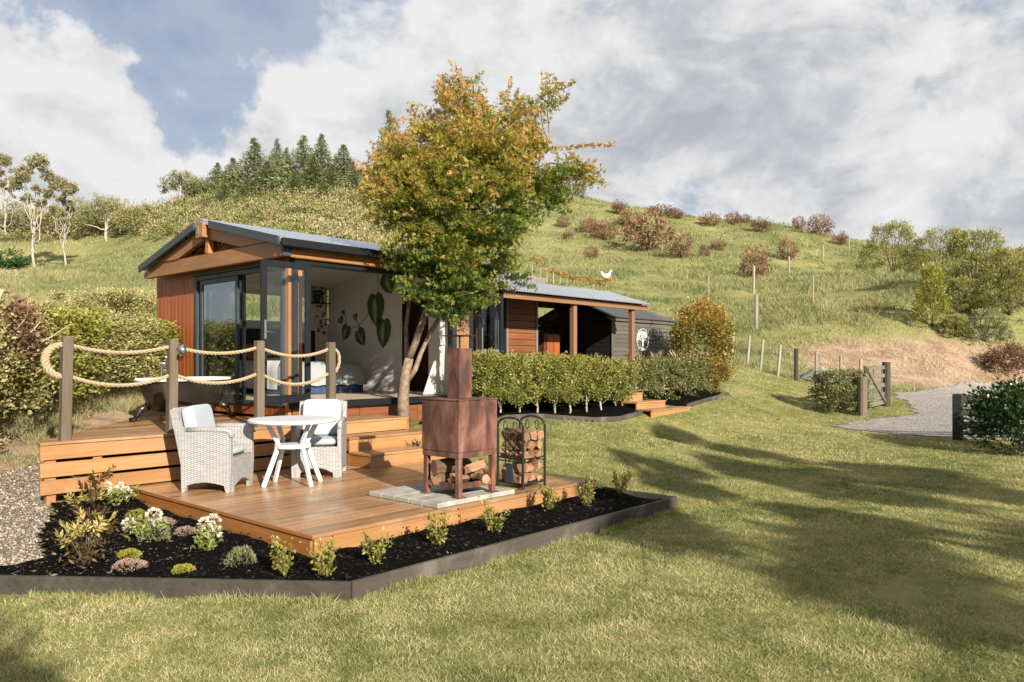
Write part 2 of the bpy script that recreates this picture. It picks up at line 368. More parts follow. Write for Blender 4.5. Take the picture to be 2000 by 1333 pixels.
# woven wicker: over-and-under strands
m, kk, out = new_mat('wicker')
tc = kk.node('ShaderNodeTexCoord').outputs['Object']
sp = kk.node('ShaderNodeSeparateXYZ'); kk.put(sp.inputs[0], tc)
hx = kk.math('ADD', sp.outputs[0], sp.outputs[1])
def tri(v, fq): return kk.math('ABSOLUTE', kk.math('SINE', kk.math('MULTIPLY', v, fq)))
zb = tri(sp.outputs[2], math.pi / 0.011); hb = tri(hx, math.pi / 0.036)
chk = kk.math('SINE', kk.math('MULTIPLY', hx, math.pi / 0.036)); chz = kk.math('SINE', kk.math('MULTIPLY', sp.outputs[2], math.pi / 0.011))
over = kk.math('GREATER_THAN', kk.math('MULTIPLY', chk, chz), 0.0)
hgt = kk.math('ADD', kk.math('MULTIPLY', zb, 0.55), kk.math('MULTIPLY', kk.math('MULTIPLY', hb, over), 0.45))
tone = kk.noise(kk.vmath('MULTIPLY', tc, (7, 7, 60)), 1.0, 3, 0.6)
col = kk.ramp(kk.math('ADD', kk.math('MULTIPLY', hgt, 0.62), kk.math('MULTIPLY', tone, 0.5)), [(0.2, (0.09, 0.085, 0.08)), (0.5, (0.29, 0.285, 0.275)), (0.95, (0.56, 0.555, 0.545))])
kk.l.new(pbsdf(kk, col, 0.6, 0, 0.3, hgt, 0.7, 0.006), out.inputs[0])

# leaves
G = leaf_mat
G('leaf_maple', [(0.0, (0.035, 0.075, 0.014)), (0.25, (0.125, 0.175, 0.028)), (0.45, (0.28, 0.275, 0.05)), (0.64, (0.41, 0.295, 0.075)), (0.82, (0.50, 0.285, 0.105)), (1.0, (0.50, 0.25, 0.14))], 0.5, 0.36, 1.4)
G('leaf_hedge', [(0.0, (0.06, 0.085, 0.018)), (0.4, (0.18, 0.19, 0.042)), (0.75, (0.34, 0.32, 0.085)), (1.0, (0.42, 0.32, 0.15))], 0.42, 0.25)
G('leaf_darkhedge', [(0.0, (0.032, 0.052, 0.016)), (0.5, (0.13, 0.145, 0.048)), (1.0, (0.28, 0.26, 0.11))], 0.42, 0.22)
G('leaf_pitto', [(0.0, (0.11, 0.105, 0.036)), (0.4, (0.30, 0.27, 0.105)), (0.75, (0.46, 0.42, 0.19)), (1.0, (0.56, 0.50, 0.29))], 0.45, 0.25)
G('leaf_yellowgreen', [(0.0, (0.085, 0.105, 0.02)), (0.5, (0.28, 0.28, 0.055)), (1.0, (0.48, 0.43, 0.12))], 0.45, 0.3)
G('leaf_orange', [(0.0, (0.04, 0.06, 0.012)), (0.35, (0.14, 0.13, 0.022)), (0.7, (0.32, 0.20, 0.035)), (1.0, (0.42, 0.19, 0.05))], 0.42, 0.25)
G('leaf_redshrub', [(0.0, (0.085, 0.04, 0.025)), (0.5, (0.22, 0.115, 0.07)), (1.0, (0.38, 0.25, 0.155))], 0.6, 0.2)
G('leaf_conifer', [(0.0, (0.045, 0.065, 0.028)), (0.5, (0.165, 0.195, 0.085)), (1.0, (0.34, 0.35, 0.16))], 0.6, 0.12)
G('leaf_kanuka', [(0.0, (0.07, 0.085, 0.026)), (0.5, (0.235, 0.235, 0.072)), (1.0, (0.41, 0.37, 0.15))], 0.6, 0.25)
G('leaf_scrub', [(0.0, (0.06, 0.075, 0.024)), (0.3, (0.175, 0.195, 0.06)), (0.5, (0.28, 0.27, 0.095)), (0.75, (0.375, 0.30, 0.16)), (1.0, (0.46, 0.36, 0.26))], 0.65, 0.2)
G('leaf_gum', [(0.0, (0.10, 0.105, 0.055)), (0.5, (0.28, 0.255, 0.135)), (1.0, (0.43, 0.35, 0.21))], 0.55, 0.2)
G('leaf_camellia', [(0.0, (0.008, 0.022, 0.007)), (0.6, (0.028, 0.062, 0.016)), (1.0, (0.07, 0.12, 0.03))], 0.28, 0.15)
G('leaf_nandina', [(0.0, (0.05, 0.02, 0.012)), (0.45, (0.12, 0.085, 0.025)), (0.7, (0.33, 0.27, 0.08)), (1.0, (0.60, 0.46, 0.20))], 0.5, 0.3)
G('leaf_box', [(0.0, (0.07, 0.085, 0.014)), (0.5, (0.22, 0.215, 0.04)), (1.0, (0.40, 0.34, 0.10))], 0.45, 0.3)
G('leaf_sedum', [(0.0, (0.11, 0.12, 0.025)), (1.0, (0.30, 0.28, 0.035))], 0.55, 0.2)
G('leaf_mauve', [(0.0, (0.12, 0.10, 0.06)), (0.6, (0.29, 0.19, 0.155)), (1.0, (0.36, 0.27, 0.22))], 0.6, 0.2)
G('leaf_lavender', [(0.0, (0.10, 0.12, 0.055)), (0.7, (0.25, 0.26, 0.13)), (1.0, (0.38, 0.36, 0.36))], 0.6, 0.2)
G('leaf_alstro', [(0.0, (0.06, 0.10, 0.02)), (0.6, (0.21, 0.24, 0.06)), (1.0, (0.36, 0.36, 0.13))], 0.45, 0.3)
G('petal', [(0.0, (0.62, 0.48, 0.42)), (0.5, (0.78, 0.71, 0.66)), (1.0, (0.84, 0.80, 0.76))], 0.6, 0.35, 1.0)
G('grass_lawn', [(0.0, (0.08, 0.105, 0.028)), (0.3, (0.235, 0.265, 0.082)), (0.55, (0.415, 0.40, 0.175)), (0.8, (0.58, 0.50, 0.285)), (1.0, (0.66, 0.51, 0.36))], 0.55, 0.3, 1.25)
G('grass_hill', [(0.0, (0.085, 0.12, 0.042)), (0.3, (0.175, 0.21, 0.082)), (0.55, (0.31, 0.30, 0.135)), (0.8, (0.46, 0.39, 0.22)), (1.0, (0.58, 0.455, 0.33))], 0.6, 0.3, 1.2)
G('chip', [(0.0, (0.004, 0.0036, 0.003)), (0.8, (0.013, 0.0105, 0.0085)), (0.93, (0.05, 0.032, 0.022)), (1.0, (0.24, 0.18, 0.12))], 0.9, 0.0)
G('pebble', [(0.0, (0.11, 0.085, 0.064)), (0.5, (0.24, 0.195, 0.15)), (1.0, (0.42, 0.365, 0.30))], 0.85, 0.0)
G('pebble_grey', [(0.0, (0.15, 0.145, 0.14)), (0.5, (0.32, 0.31, 0.295)), (1.0, (0.50, 0.48, 0.45))], 0.85, 0.0)

# ------------------------------------------------------------------ mesh helpers
ORG = {}
def link(o):
    COL.objects.link(o); return o
def tag(o, label=None, cat=None, group=None, kind=None):
    for key, v in (('label', label), ('category', cat), ('group', group), ('kind', kind)):
        if v: o[key] = v
    return o
def thing(name, loc, label, cat, group=None, rz=0.0):
    """an Empty at a thing's base that parents its parts"""
    e = link(bpy.data.objects.new(name, None)); e.empty_display_size = 0.1
    e.location = loc; e.rotation_euler = (0, 0, rz)
    ORG[e.name] = Vector(loc)
    return tag(e, label, cat, group)
class MB:
    def __init__(s): s.v = []; s.f = []
    def add(s, vs, fs):
        o = len(s.v)
        s.v += [tuple(q) for q in vs]; s.f += [[i + o for i in f] for f in fs]
        return s
    def box(s, x0, x1, y0, y1, z0, z1, c=0.0):
        lo = (x0, y0, z0); hi = (x1, y1, z1)
        c = min(c, 0.45 * min(x1 - x0, y1 - y0, z1 - z0))
        if c <= 0:
            vs = [(hi[0] if i & 1 else lo[0], hi[1] if i & 2 else lo[1], hi[2] if i & 4 else lo[2]) for i in range(8)]
            return s.add(vs, [(0, 2, 3, 1), (4, 5, 7, 6), (0, 1, 5, 4), (2, 6, 7, 3), (0, 4, 6, 2), (1, 3, 7, 5)])
        vs, ix = [], {}
        for a in (0, 1):
            for b in (0, 1):
                for d in (0, 1):
                    sg = (a, b, d); p = [hi[i] if sg[i] else lo[i] for i in range(3)]
                    q = [p[i] + (-c if sg[i] else c) for i in range(3)]
                    for ax in range(3):
                        r = list(q); r[ax] = p[ax]; ix[sg, ax] = len(vs); vs.append(r)
        fs = []
        for ax in range(3):
            o1, o2 = [i for i in range(3) if i != ax]
            for sg in (0, 1):
                f = []
                for e1, e2 in ((0, 0), (1, 0), (1, 1), (0, 1)):
                    t = [0, 0, 0]; t[ax] = sg; t[o1] = e1; t[o2] = e2; f.append(ix[tuple(t), ax])
                fs.append(f)
            for e1 in (0, 1):
                for e2 in (0, 1):
                    t0 = [0, 0, 0]; t0[o1] = e1; t0[o2] = e2; t1 = list(t0); t1[ax] = 1
                    t0, t1 = tuple(t0), tuple(t1)
                    fs.append([ix[t0, o1], ix[t1, o1], ix[t1, o2], ix[t0, o2]])
        for a in (0, 1):
            for b in (0, 1):
                for d in (0, 1): fs.append([ix[(a, b, d), i] for i in range(3)])
        return s.add(vs, fs)
    def turned(s, mat, other):
        return s.add([mat @ Vector(v) for v in other.v], other.f)
    def beam(s, p, q, w, h, up=(0, 0, 1), c=0.0):
        """bar from p to q, w wide, h high"""
        p, q = Vector(p), Vector(q); ax = (q - p); L = ax.length; ax.normalize()
        sd = Vector(up).cross(ax)
        sd = sd.normalized() if sd.length > 1e-4 else Vector((1, 0, 0))
        u2 = ax.cross(sd)
        M = Matrix(((ax.x, sd.x, u2.x, p.x), (ax.y, sd.y, u2.y, p.y), (ax.z, sd.z, u2.z, p.z), (0, 0, 0, 1)))
        return s.turned(M, MB().box(0, L, -w / 2, w / 2, -h / 2, h / 2, c))
    def tube(s, path, rad, n=8, cap=True):
        pts = [Vector(p) for p in path]; N = len(pts)
        rr = rad if hasattr(rad, '__len__') else [rad] * N
        vs, fs = [], []; ref = None
        for i, p in enumerate(pts):
            t = (pts[min(i + 1, N - 1)] - pts[max(i - 1, 0)])
            t = t.normalized() if t.length > 1e-9 else Vector((0, 0, 1))
            if ref is None:
                ref = Vector((1, 0, 0)) if abs(t.x) < 0.8 else Vector((0, 1, 0))
            ref = (ref - t * ref.dot(t)).normalized(); b = t.cross(ref)
            for j in range(n):
                a = 2 * math.pi * j / n
                vs.append(p + (ref * math.cos(a) + b * math.sin(a)) * rr[i])
        for i in range(N - 1):
            for j in range(n):
                fs.append((i * n + j, i * n + (j + 1) % n, (i + 1) * n + (j + 1) % n, (i + 1) * n + j))
        if cap:
            fs.append(tuple(range(n))[::-1]); fs.append(tuple((N - 1) * n + j for j in range(n)))
        return s.add(vs, fs)
    def lathe(s, prof, n=24, c=(0, 0, 0)):
        vs, fs = [], []
        for r, z in prof:
            for j in range(n):
                a = 2 * math.pi * j / n; vs.append((c[0] + r * math.cos(a), c[1] + r * math.sin(a), c[2] + z))
        for i in range(len(prof) - 1):
            for j in range(n):
                fs.append((i * n + j, i * n + (j + 1) % n, (i + 1) * n + (j + 1) % n, (i + 1) * n + j))
        fs.append(tuple(range(n))[::-1]); fs.append(tuple((len(prof) - 1) * n + j for j in range(n)))
        return s.add(vs, fs)
    def prism(s, poly, e):
        """polygon of 3D points pushed along vector e"""
        n = len(poly); e = Vector(e); p = [Vector(q) for q in poly]
        fs = [list(range(n)), [2 * n - 1 - i for i in range(n)]] + [[i, (i + 1) % n, n + (i + 1) % n, n + i] for i in range(n)]
        return s.add(p + [q + e for q in p], fs)
    def build(s, name, mat, parent=None, loc=None, smooth=False, local=False):
        o = Vector((0, 0, 0))
        if parent is not None and not local: o = ORG[parent.name]
        if parent is None and loc is not None and not local: o = Vector(loc)
        me = bpy.data.meshes.new(name)
        me.from_pydata([(v[0] - o.x, v[1] - o.y, v[2] - o.z) for v in s.v], [], s.f)
        import bmesh
        bm = bmesh.new(); bm.from_mesh(me); bmesh.ops.recalc_face_normals(bm, faces=bm.faces[:]); bm.to_mesh(me); bm.free()
        if smooth:
            me.polygons.foreach_set('use_smooth', [True] * len(me.polygons))
        me.materials.append(MATS[mat])
        ob = link(bpy.data.objects.new(name, me))
        if parent is not None:
            ob.parent = parent; ORG[ob.name] = o
        elif loc is not None:
            ob.location = loc; ORG[ob.name] = Vector(loc)
        else: ORG[ob.name] = Vector((0, 0, 0))
        return ob
def bx(name, mat, parent, x0, x1, y0, y1, z0, z1, c=0.004):
    return MB().box(x0, x1, y0, y1, z0, z1, c).build(name, mat, parent)
def mesh_np(name, verts, faces, mat, tint=None, parent=None, loc=None, smooth=False):
    """big meshes straight from arrays; faces is (M, k)"""
    me = bpy.data.meshes.new(name); V = len(verts); M, kk_ = faces.shape
    me.vertices.add(V); me.vertices.foreach_set('co', np.ascontiguousarray(verts, np.float32).ravel())
    me.loops.add(M * kk_); me.loops.foreach_set('vertex_index', np.ascontiguousarray(faces, np.int32).ravel())
    me.polygons.add(M); me.polygons.foreach_set('loop_start', np.arange(0, M * kk_, kk_, dtype=np.int32))
    if smooth: me.polygons.foreach_set('use_smooth', np.ones(M, bool))
    if tint is not None:
        at_ = me.attributes.new('tint', 'FLOAT', 'POINT'); at_.data.foreach_set('value', np.ascontiguousarray(np.clip(tint, 0, 1), np.float32))
    me.update(calc_edges=True)
    me.materials.append(MATS[mat] if isinstance(mat, str) else mat)
    ob = link(bpy.data.objects.new(name, me))
    if parent is not None: ob.parent = parent
    if loc is not None: ob.location = loc
    return ob
def unit(a): return a / np.maximum(np.linalg.norm(a, axis=-1, keepdims=True), 1e-9)
def leaf_arrays(P, size, dirs, r, width=0.5, spread=0.8, shape='diamond', flat=0.0):
    """leaf blades at points P; dirs: the way they point. Returns vertices, quads, leaf index of each vertex"""
    N = len(P); size = np.broadcast_to(size, (N,))[:, None]
    a = unit(dirs + spread * r.normal(size=(N, 3)))
    nrm = unit(r.normal(size=(N, 3)) + np.array([0, 0, flat]))
    b = unit(np.cross(a, nrm))
    def dia(ax, sd, L):
        w = width * size * L * 0.5
        return np.stack([P, P + ax * size * L * 0.45 + sd * w, P + ax * size * L, P + ax * size * L * 0.45 - sd * w], 1)
    if shape == 'diamond':
        q = dia(a, b, 1.0); per = 1
    else:
        parts = [dia(a, b, 1.0)]
        for sg in (1, -1):
            a2 = unit(a * 0.5 + b * sg * 0.87); b2 = unit(np.cross(a2, np.cross(a, b)))
            parts.append(dia(a2, b2, 0.85))
        q = np.stack(parts, 1); per = 3
    V = q.reshape(-1, 3)
    F = np.arange(len(V)).reshape(-1, 4)
    return V, F, np.repeat(np.arange(N), 4 * per)
def clumps(n, fn, k_, spread, r):
    """n points gathered round k_ clump centres drawn by fn(count) -> centres, outward directions"""
    c, o = fn(k_)
    i = r.integers(0, k_, n)
    p = c[i] + r.normal(size=(n, 3)) * spread
    return p, o[i], i
def ell_fn(rx, ry, rz, cz, r, inner=0.55, low=-0.6):
    def fn(n):
        v = unit(r.normal(size=(n * 3, 3))); v = v[v[:, 2] > low][:n]
        while len(v) < n: v = np.concatenate([v, v])[:n]
        s = inner + (1 - inner) * np.sqrt(r.random((len(v), 1)))
        return v * s * np.array([rx, ry, rz]) + np.array([0, 0, cz]), v
    return fn
def box_fn(w, dp, z0, z1, r):
    def fn(n):
        p = np.stack([r.uniform(-w / 2, w / 2, n), r.uniform(-dp / 2, dp / 2, n), r.uniform(z0, z1, n)], 1)
        face = r.integers(0, 6, n); m = r.random(n) < 0.75
        p[m & (face < 2), 1] = -dp / 2; p[m & (face == 2), 1] = dp / 2; p[m & (face == 3), 2] = z1; p[m & (face == 4), 0] = -w / 2; p[m & (face == 5), 0] = w / 2
        o = np.zeros((n, 3)); o[face < 2, 1] = -1; o[face == 2, 1] = 1; o[face == 3, 2] = 1; o[face == 4, 0] = -1; o[face == 5, 0] = 1
        p += r.normal(size=(n, 3)) * 0.03
        return p, o + np.array([0, 0, 0.4])
    return fn
def in_poly(x, y, poly):
    x = np.asarray(x); y = np.asarray(y); ins = np.zeros(x.shape, bool); n = len(poly)
    for i in range(n):
        x0, y0 = poly[i]; x1, y1 = poly[(i + 1) % n]
        c = ((y0 > y) != (y1 > y)) & (x < (x1 - x0) * (y - y0) / (y1 - y0 + 1e-12) + x0)
        ins ^= c
    return ins
ORD = ['first', 'second', 'third', 'fourth', 'fifth', 'sixth', 'seventh', 'eighth', 'ninth', 'tenth', 'eleventh', 'twelfth', 'thirteenth', 'fourteenth', 'fifteenth', 'sixteenth', 'seventeenth', 'eighteenth', 'nineteenth', 'twentieth']

# ------------------------------------------------------------------ ground
ds = np.concatenate([np.linspace(-45, 2, 22), np.arange(2.4, 32, 0.27), np.geomspace(32.2, 230, 110)])
ks = np.linspace(-2.3, 2.3, 190)
ks = np.sign(ks) * np.abs(ks) ** 1.35 / 2.3 ** 0.35
Dg, Kg = np.meshgrid(ds, ks, indexing='ij')
Lg = Kg * (np.maximum(Dg, 5) + 6)
Zg = terr(Lg, Dg)
far = np.clip((Dg - 26) / 25, 0, 1)
Zg += far * (fbm(Lg / 6, Dg / 6, 5, 3) - 0.5) * 1.3 + far * (fbm(Lg / 25, Dg / 25, 9, 2) - 0.5) * 1.5
Xg = FW[0] * Dg + RT[0] * Lg; Yg = FW[1] * Dg + RT[1] * Lg
nd, nk = Dg.shape
ii = np.arange(nd * nk).reshape(nd, nk)
Fg = np.stack([ii[:-1, :-1], ii[:-1, 1:], ii[1:, 1:], ii[1:, :-1]], -1).reshape(-1, 4)
def dryness(lat, d):
    b = np.exp(-((d - 31.0 + np.clip(lat - 12, 0, 10) * 0.05) / 2.9) ** 2) * np.clip((lat - 9.5) / 4.5, 0, 1) * np.clip((d - 26) / 3, 0, 1)
    w = np.exp(-((d - (22.5 - (lat - 4.2) * 1.55)) / 1.5) ** 2) * np.clip((lat - 4) / 1.2, 0, 1) * np.clip((9.6 - lat) / 1.5, 0, 1) * 0.62
    lb = np.exp(-((lat + 6.0) / 1.15) ** 2) * np.clip((d - 7.0) / 1.0, 0, 1) * np.clip((15 - d) / 2, 0, 1)
    return np.clip(b * 1.25 + w + lb, 0, 1)
def far_z(lat, d):
    f = np.clip((d - 26) / 25, 0, 1)
    return terr(lat, d) + f * (fbm(lat / 6, d / 6, 5, 3) - 0.5) * 1.3 + f * (fbm(lat / 25, d / 25, 9, 2) - 0.5) * 1.5

m, kk, out = new_mat('ground_mat')
geo = kk.node('ShaderNodeNewGeometry').outputs['Position']
dry = kk.node('ShaderNodeAttribute', attribute_name='tint').outputs['Fac']
hill = kk.node('ShaderNodeAttribute', attribute_name='hill').outputs['Fac']
n1 = kk.noise(geo, 0.9, 6, 0.6); n2 = kk.noise(geo, 7.0, 6, 0.65); n3 = kk.noise(geo, 55.0, 4, 0.6); n4 = kk.noise(geo, 0.16, 4, 0.5)
f = kk.math('ADD', kk.math('MULTIPLY', n1, 0.45), kk.math('ADD', kk.math('MULTIPLY', n2, 0.35), kk.math('MULTIPLY', n3, 0.2)))
lawn = kk.ramp(f, [(0.36, (0.08, 0.092, 0.026)), (0.46, (0.165, 0.172, 0.055)), (0.55, (0.265, 0.24, 0.095)), (0.68, (0.33, 0.25, 0.135))])
hl = kk.ramp(kk.math('ADD', kk.math('MULTIPLY', f, 0.6), kk.math('MULTIPLY', n4, 0.4)), [(0.36, (0.10, 0.115, 0.04)), (0.47, (0.185, 0.195, 0.072)), (0.58, (0.30, 0.275, 0.115)), (0.7, (0.40, 0.33, 0.17))])
dirt = kk.ramp(f, [(0.38, (0.17, 0.105, 0.065)), (0.5, (0.30, 0.21, 0.14)), (0.62, (0.43, 0.335, 0.24))])
c = kk.mix(hill, lawn, hl)
c = kk.mix(kk.maprange(kk.math('ADD', dry, kk.math('MULTIPLY', kk.math('SUBTRACT', n2, 0.5), 0.5)), 0.3, 0.75), c, dirt)
kk.l.new(pbsdf(kk, c, 0.95, 0, 0.1, kk.math('ADD', n2, kk.math('MULTIPLY', n3, 0.5)), 0.7, 0.05), out.inputs[0])
ground = mesh_np('ground', np.stack([Xg, Yg, Zg], -1).reshape(-1, 3), Fg, 'ground_mat', dryness(Lg, Dg).ravel(), smooth=True)
ha = ground.data.attributes.new('hill', 'FLOAT', 'POINT')
ha.data.foreach_set('value', np.clip(np.maximum((Zg - 1.2) / 0.8, (Dg - 24) / 4), 0, 1).ravel().astype(np.float32))
tag(ground, kind='structure')

# garden bed, deck and cabin cover these grounds (no lawn there)
E1, E2 = (3.20, 4.36), (7.66, 4.36)
NOLAWN = [(3.20, 4.33), (7.70, 4.33), (7.70, 5.42), (7.62, 5.42), (7.62, 8.1), (8.7, 8.1), (13.0, 8.0), (14.9, 7.85), (15.1, 8.2), (18.3, 8.5), (19, 11), (19, 40), (-30, 60), (-10, 21.2)]
DRIVE_LD = [(7.0, 17.2), (7.3, 16.6), (8.2, 15.9), (9.6, 15.3), (14, 14.6), (26, 14), (34, 20), (34, 33.5), (23, 32), (17.5, 29.6), (13.2, 26.6), (12.3, 24.0), (11.6, 21.8), (10.9, 20.5), (9.6, 19.5), (8.4, 18.9)]

def sheet(name, poly_ld, mat, step, lift, label=None, rag=0.0):
    p = np.array(poly_ld); a = np.arange(p[:, 0].min() - step, p[:, 0].max() + step, step); b = np.arange(p[:, 1].min() - step, p[:, 1].max() + step, step)
    A, B = np.meshgrid(a, b, indexing='ij')
    idx = np.arange(A.size).reshape(A.shape)
    ca = (A[:-1, :-1] + A[1:, 1:]) / 2; cb = (B[:-1, :-1] + B[1:, 1:]) / 2
    w = rag * (fbm(ca * 1.3, cb * 1.3, 3, 3) - 0.5)
    keep = in_poly(ca + w, cb + w, poly_ld)
    F = np.stack([idx[:-1, :-1], idx[1:, :-1], idx[1:, 1:], idx[:-1, 1:]], -1)[keep]
    used = np.unique(F); mp_ = np.zeros(A.size, int); mp_[used] = np.arange(len(used))
    Aq = A.ravel()[used]; Bq = B.ravel()[used]
    X = FW[0] * Bq + RT[0] * Aq; Y = FW[1] * Bq + RT[1] * Aq
    o = mesh_np(name, np.stack([X, Y, far_z(Aq, Bq) + lift], 1), mp_[F], mat, smooth=True)
    return tag(o, label, kind='structure')
for nm, c1, c2, c3_, sc in (('gravel_grey', (0.15, 0.135, 0.12), (0.285, 0.262, 0.235), (0.42, 0.39, 0.355), 26), ('gravel_tan', (0.11, 0.085, 0.06), (0.24, 0.19, 0.14), (0.38, 0.32, 0.25), 55)):
    m, kk, out = new_mat(nm)
    geo = kk.node('ShaderNodeNewGeometry').outputs['Position']
    vo = kk.node('ShaderNodeTexVoronoi'); kk.put(vo.inputs['Vector'], geo); vo.inputs['Scale'].default_value = sc
    a = kk.noise(geo, 1.2, 5, 0.6)
    sp = kk.node('ShaderNodeSeparateColor'); kk.put(sp.inputs[0], vo.outputs['Color'])
    c = kk.ramp(kk.math('ADD', kk.math('MULTIPLY', sp.outputs[0], 0.6), kk.math('MULTIPLY', a, 0.4)), [(0.15, c1), (0.5, c2), (0.85, c3_)])
    kk.l.new(pbsdf(kk, c, 0.9, 0, 0.2, vo.outputs['Distance'], 0.9, 0.02), out.inputs[0])
tag(sheet('driveway', DRIVE_LD, 'gravel_grey', 0.15, 0.016, 'grey gravel driveway beyond the open gate', 0.9), kind='structure')
PATH_LD = [(-3.95, 5.75), (-3.75, 6.2), (-4.35, 7.0), (-4.6, 7.7), (-4.9, 8.1), (-5.35, 9.6), (-5.6, 9.8), (-5.75, 8.6), (-6.1, 7.6), (-7.2, 6.4), (-7.5, 5.6), (-5.2, 5.5)]
sheet('gravel_path', PATH_LD, 'gravel_tan', 0.12, 0.02, 'tan gravel path left of the decks', 0.3)
# loose stones
def pebbles(name, poly, n, size, mat, label, seed, lift):
    r = np.random.default_rng(seed); p = np.array(poly)
    a = r.uniform(p[:, 0].min(), p[:, 0].max(), n * 3); b = r.uniform(p[:, 1].min(), p[:, 1].max(), n * 3)
    w = 0.3 * (fbm(a * 1.3, b * 1.3, 3, 3) - 0.5)
    kp = in_poly(a + w, b + w, poly); a, b = a[kp][:n], b[kp][:n]; n = len(a)
    x = FW[0] * b + RT[0] * a; y = FW[1] * b + RT[1] * a; z = far_z(a, b) + lift
    s = size * (0.5 + r.random(n) ** 2 * 1.2)
    th = r.uniform(0, 6.28, n); ex = np.stack([np.cos(th), np.sin(th), 0.3 * r.normal(size=n)], 1); ey = np.stack([-np.sin(th), np.cos(th), 0.3 * r.normal(size=n)], 1); ez = np.array([0, 0, 1.0])
    c = np.stack([x, y, z + s * 0.2], 1); s = s[:, None]
    V = np.stack([c + ex * s, c + ey * s * .75, c - ex * s, c - ey * s * .75, c + ez * s * .55, c - ez * s * .4], 1).reshape(-1, 3)
    T = np.array([[0, 1, 4], [1, 2, 4], [2, 3, 4], [3, 0, 4], [1, 0, 5], [2, 1, 5], [3, 2, 5], [0, 3, 5]])
    F = (np.arange(n)[:, None, None] * 6 + T[None]).reshape(-1, 3)
    return tag(mesh_np(name, V, F, mat, np.repeat(r.random(n), 6)), label, None, kind='stuff')
pebbles('path_stones', PATH_LD, 14000, 0.016, 'pebble', 'loose tan stones of the gravel path', 3, 0.025)

# lawn blades
def blades(name, lat, d, h, w, tint, mat, label, seed, lean=0.5, z=None):
    r = np.random.default_rng(seed); n = len(lat)
    X = FW[0] * d + RT[0] * lat; Y = FW[1] * d + RT[1] * lat
    Z = (far_z(lat, d) if z is None else z) - 0.005
    th = r.uniform(0, 2 * math.pi, n)
    sx, sy = np.cos(th) * w / 2, np.sin(th) * w / 2
    lx, ly = r.normal(size=n) * lean * h, r.normal(size=n) * lean * h
    V = np.stack([np.stack([X - sx, Y - sy, Z], 1), np.stack([X + sx, Y + sy, Z], 1), np.stack([X + lx, Y + ly, Z + h], 1)], 1).reshape(-1, 3)
    t3 = np.stack([tint - 0.06, tint - 0.06, tint + 0.07], 1).ravel()
    return tag(mesh_np(name, V, np.arange(3 * n).reshape(-1, 3), mat, t3), label, None, kind='stuff')
r = np.random.default_rng(21)
n = 700000
dd = 3.5 * (27 / 3.5) ** r.random(n) ** 1.12
la = r.uniform(-0.78, 0.78, n) * dd
x = FW[0] * dd + RT[0] * la; y = FW[1] * dd + RT[1] * la
dn = dryness(la, dd)
ok = ~in_poly(x, y, NOLAWN) & ~in_poly(la, dd, DRIVE_LD) & (r.random(n) > dn * 1.1)
ok &= (fbm(x * 1.3, y * 1.3, 17, 4) + 0.30 * r.random(n) > 0.44)
la, dd, x, y = la[ok], dd[ok], x[ok], y[ok]
tn = 0.04 + 0.64 * fbm(x * 0.55, y * 0.55, 2, 4) + 0.8 * (fbm(x * 4.5, y * 4.5, 8, 3) - 0.5) + r.normal(size=len(x)) * 0.17 + np.where(r.random(len(x)) < 0.12, 0.30, 0) - 0.35 * np.clip(fbm(x * 1.1, y * 1.1, 57, 3) - .58, 0, 1) * 4
hh = (0.010 + 0.024 * r.random(len(x)) ** 1.5) * (0.7 + 0.6 * fbm(x * 2.2, y * 2.2, 4, 3)) * (1 + 0.015 * dd)
blades('lawn_grass', la, dd, hh, np.maximum(0.0055, 0.0011 * dd), tn, 'grass_lawn', 'short mottled green and straw coloured lawn in front of the deck', 1, 0.95)
# longer tufts left standing along the edging boards
rt = np.random.default_rng(5)
ex, ey = [], []
for (xa, ya), (xb, yb), k_ in (((0.2, 8.17), (3.2, 4.34), 5200), ((3.2, 4.33), (7.7, 4.33), 6500), ((7.70, 4.35), (7.70, 5.4), 1300)):
    t = rt.random(k_); off = np.abs(rt.normal(size=k_)) * .035 + .022
    nx_, ny_ = (yb - ya), -(xb - xa); L_ = math.hypot(nx_, ny_)
    ex.append(xa + (xb - xa) * t + nx_ / L_ * off); ey.append(ya + (yb - ya) * t + ny_ / L_ * off)
ex, ey = np.concatenate(ex), np.concatenate(ey); kp_ = fbm(ex * 3, ey * 3, 77, 3) > .44; ex, ey = ex[kp_], ey[kp_]
el, e_d = latd(ex, ey)
blades('edge_grass', el, e_d, (.03 + .055 * rt.random(len(ex)) ** 2) * (.4 + fbm(ex * 5, ey * 5, 78, 2)), np.full(len(ex), .0065), .15 + .5 * fbm(ex * 2, ey * 2, 79, 3) + rt.normal(size=len(ex)) * .13, 'grass_lawn', 'longer grass tufts along the garden edging', 6, .5)
# rough meadow on the hill and paddock
n = 460000
dd = 14.5 * (128 / 14.5) ** r.random(n) ** 0.85
la = r.uniform(-0.76, 0.76, n) * dd
x = FW[0] * dd + RT[0] * la; y = FW[1] * dd + RT[1] * la
zz = terr(la, dd)
px_ = 1000 + la / dd * FOC
ok = ((zz > 1.35) | (dd > 27)) & ~in_poly(la, dd, DRIVE_LD) & ~((x > 5.6) & (x < 19.2) & (y > 9) & (y < 14.8))
dn = dryness(la, dd)
cl = fbm(la * 0.55, dd * 0.45, 31, 4)
ok &= (cl + 0.3 * r.random(n) > 0.42) & (r.random(n) > dn * 0.6)
la, dd, x, y, px_, dn, cl = la[ok], dd[ok], x[ok], y[ok], px_[ok], dn[ok], cl[ok]
n = len(la)
tn = 0.06 + 0.62 * fbm(la * 0.12, dd * 0.12, 12, 4) + 0.6 * (fbm(la * 0.8, dd * 0.8, 13, 3) - 0.5) + r.normal(size=n) * 0.14 + dn * 0.55 + np.clip((330 - px_) / 300, 0, 1) * 0.18 + np.where(r.random(n) < .1, .25, 0)
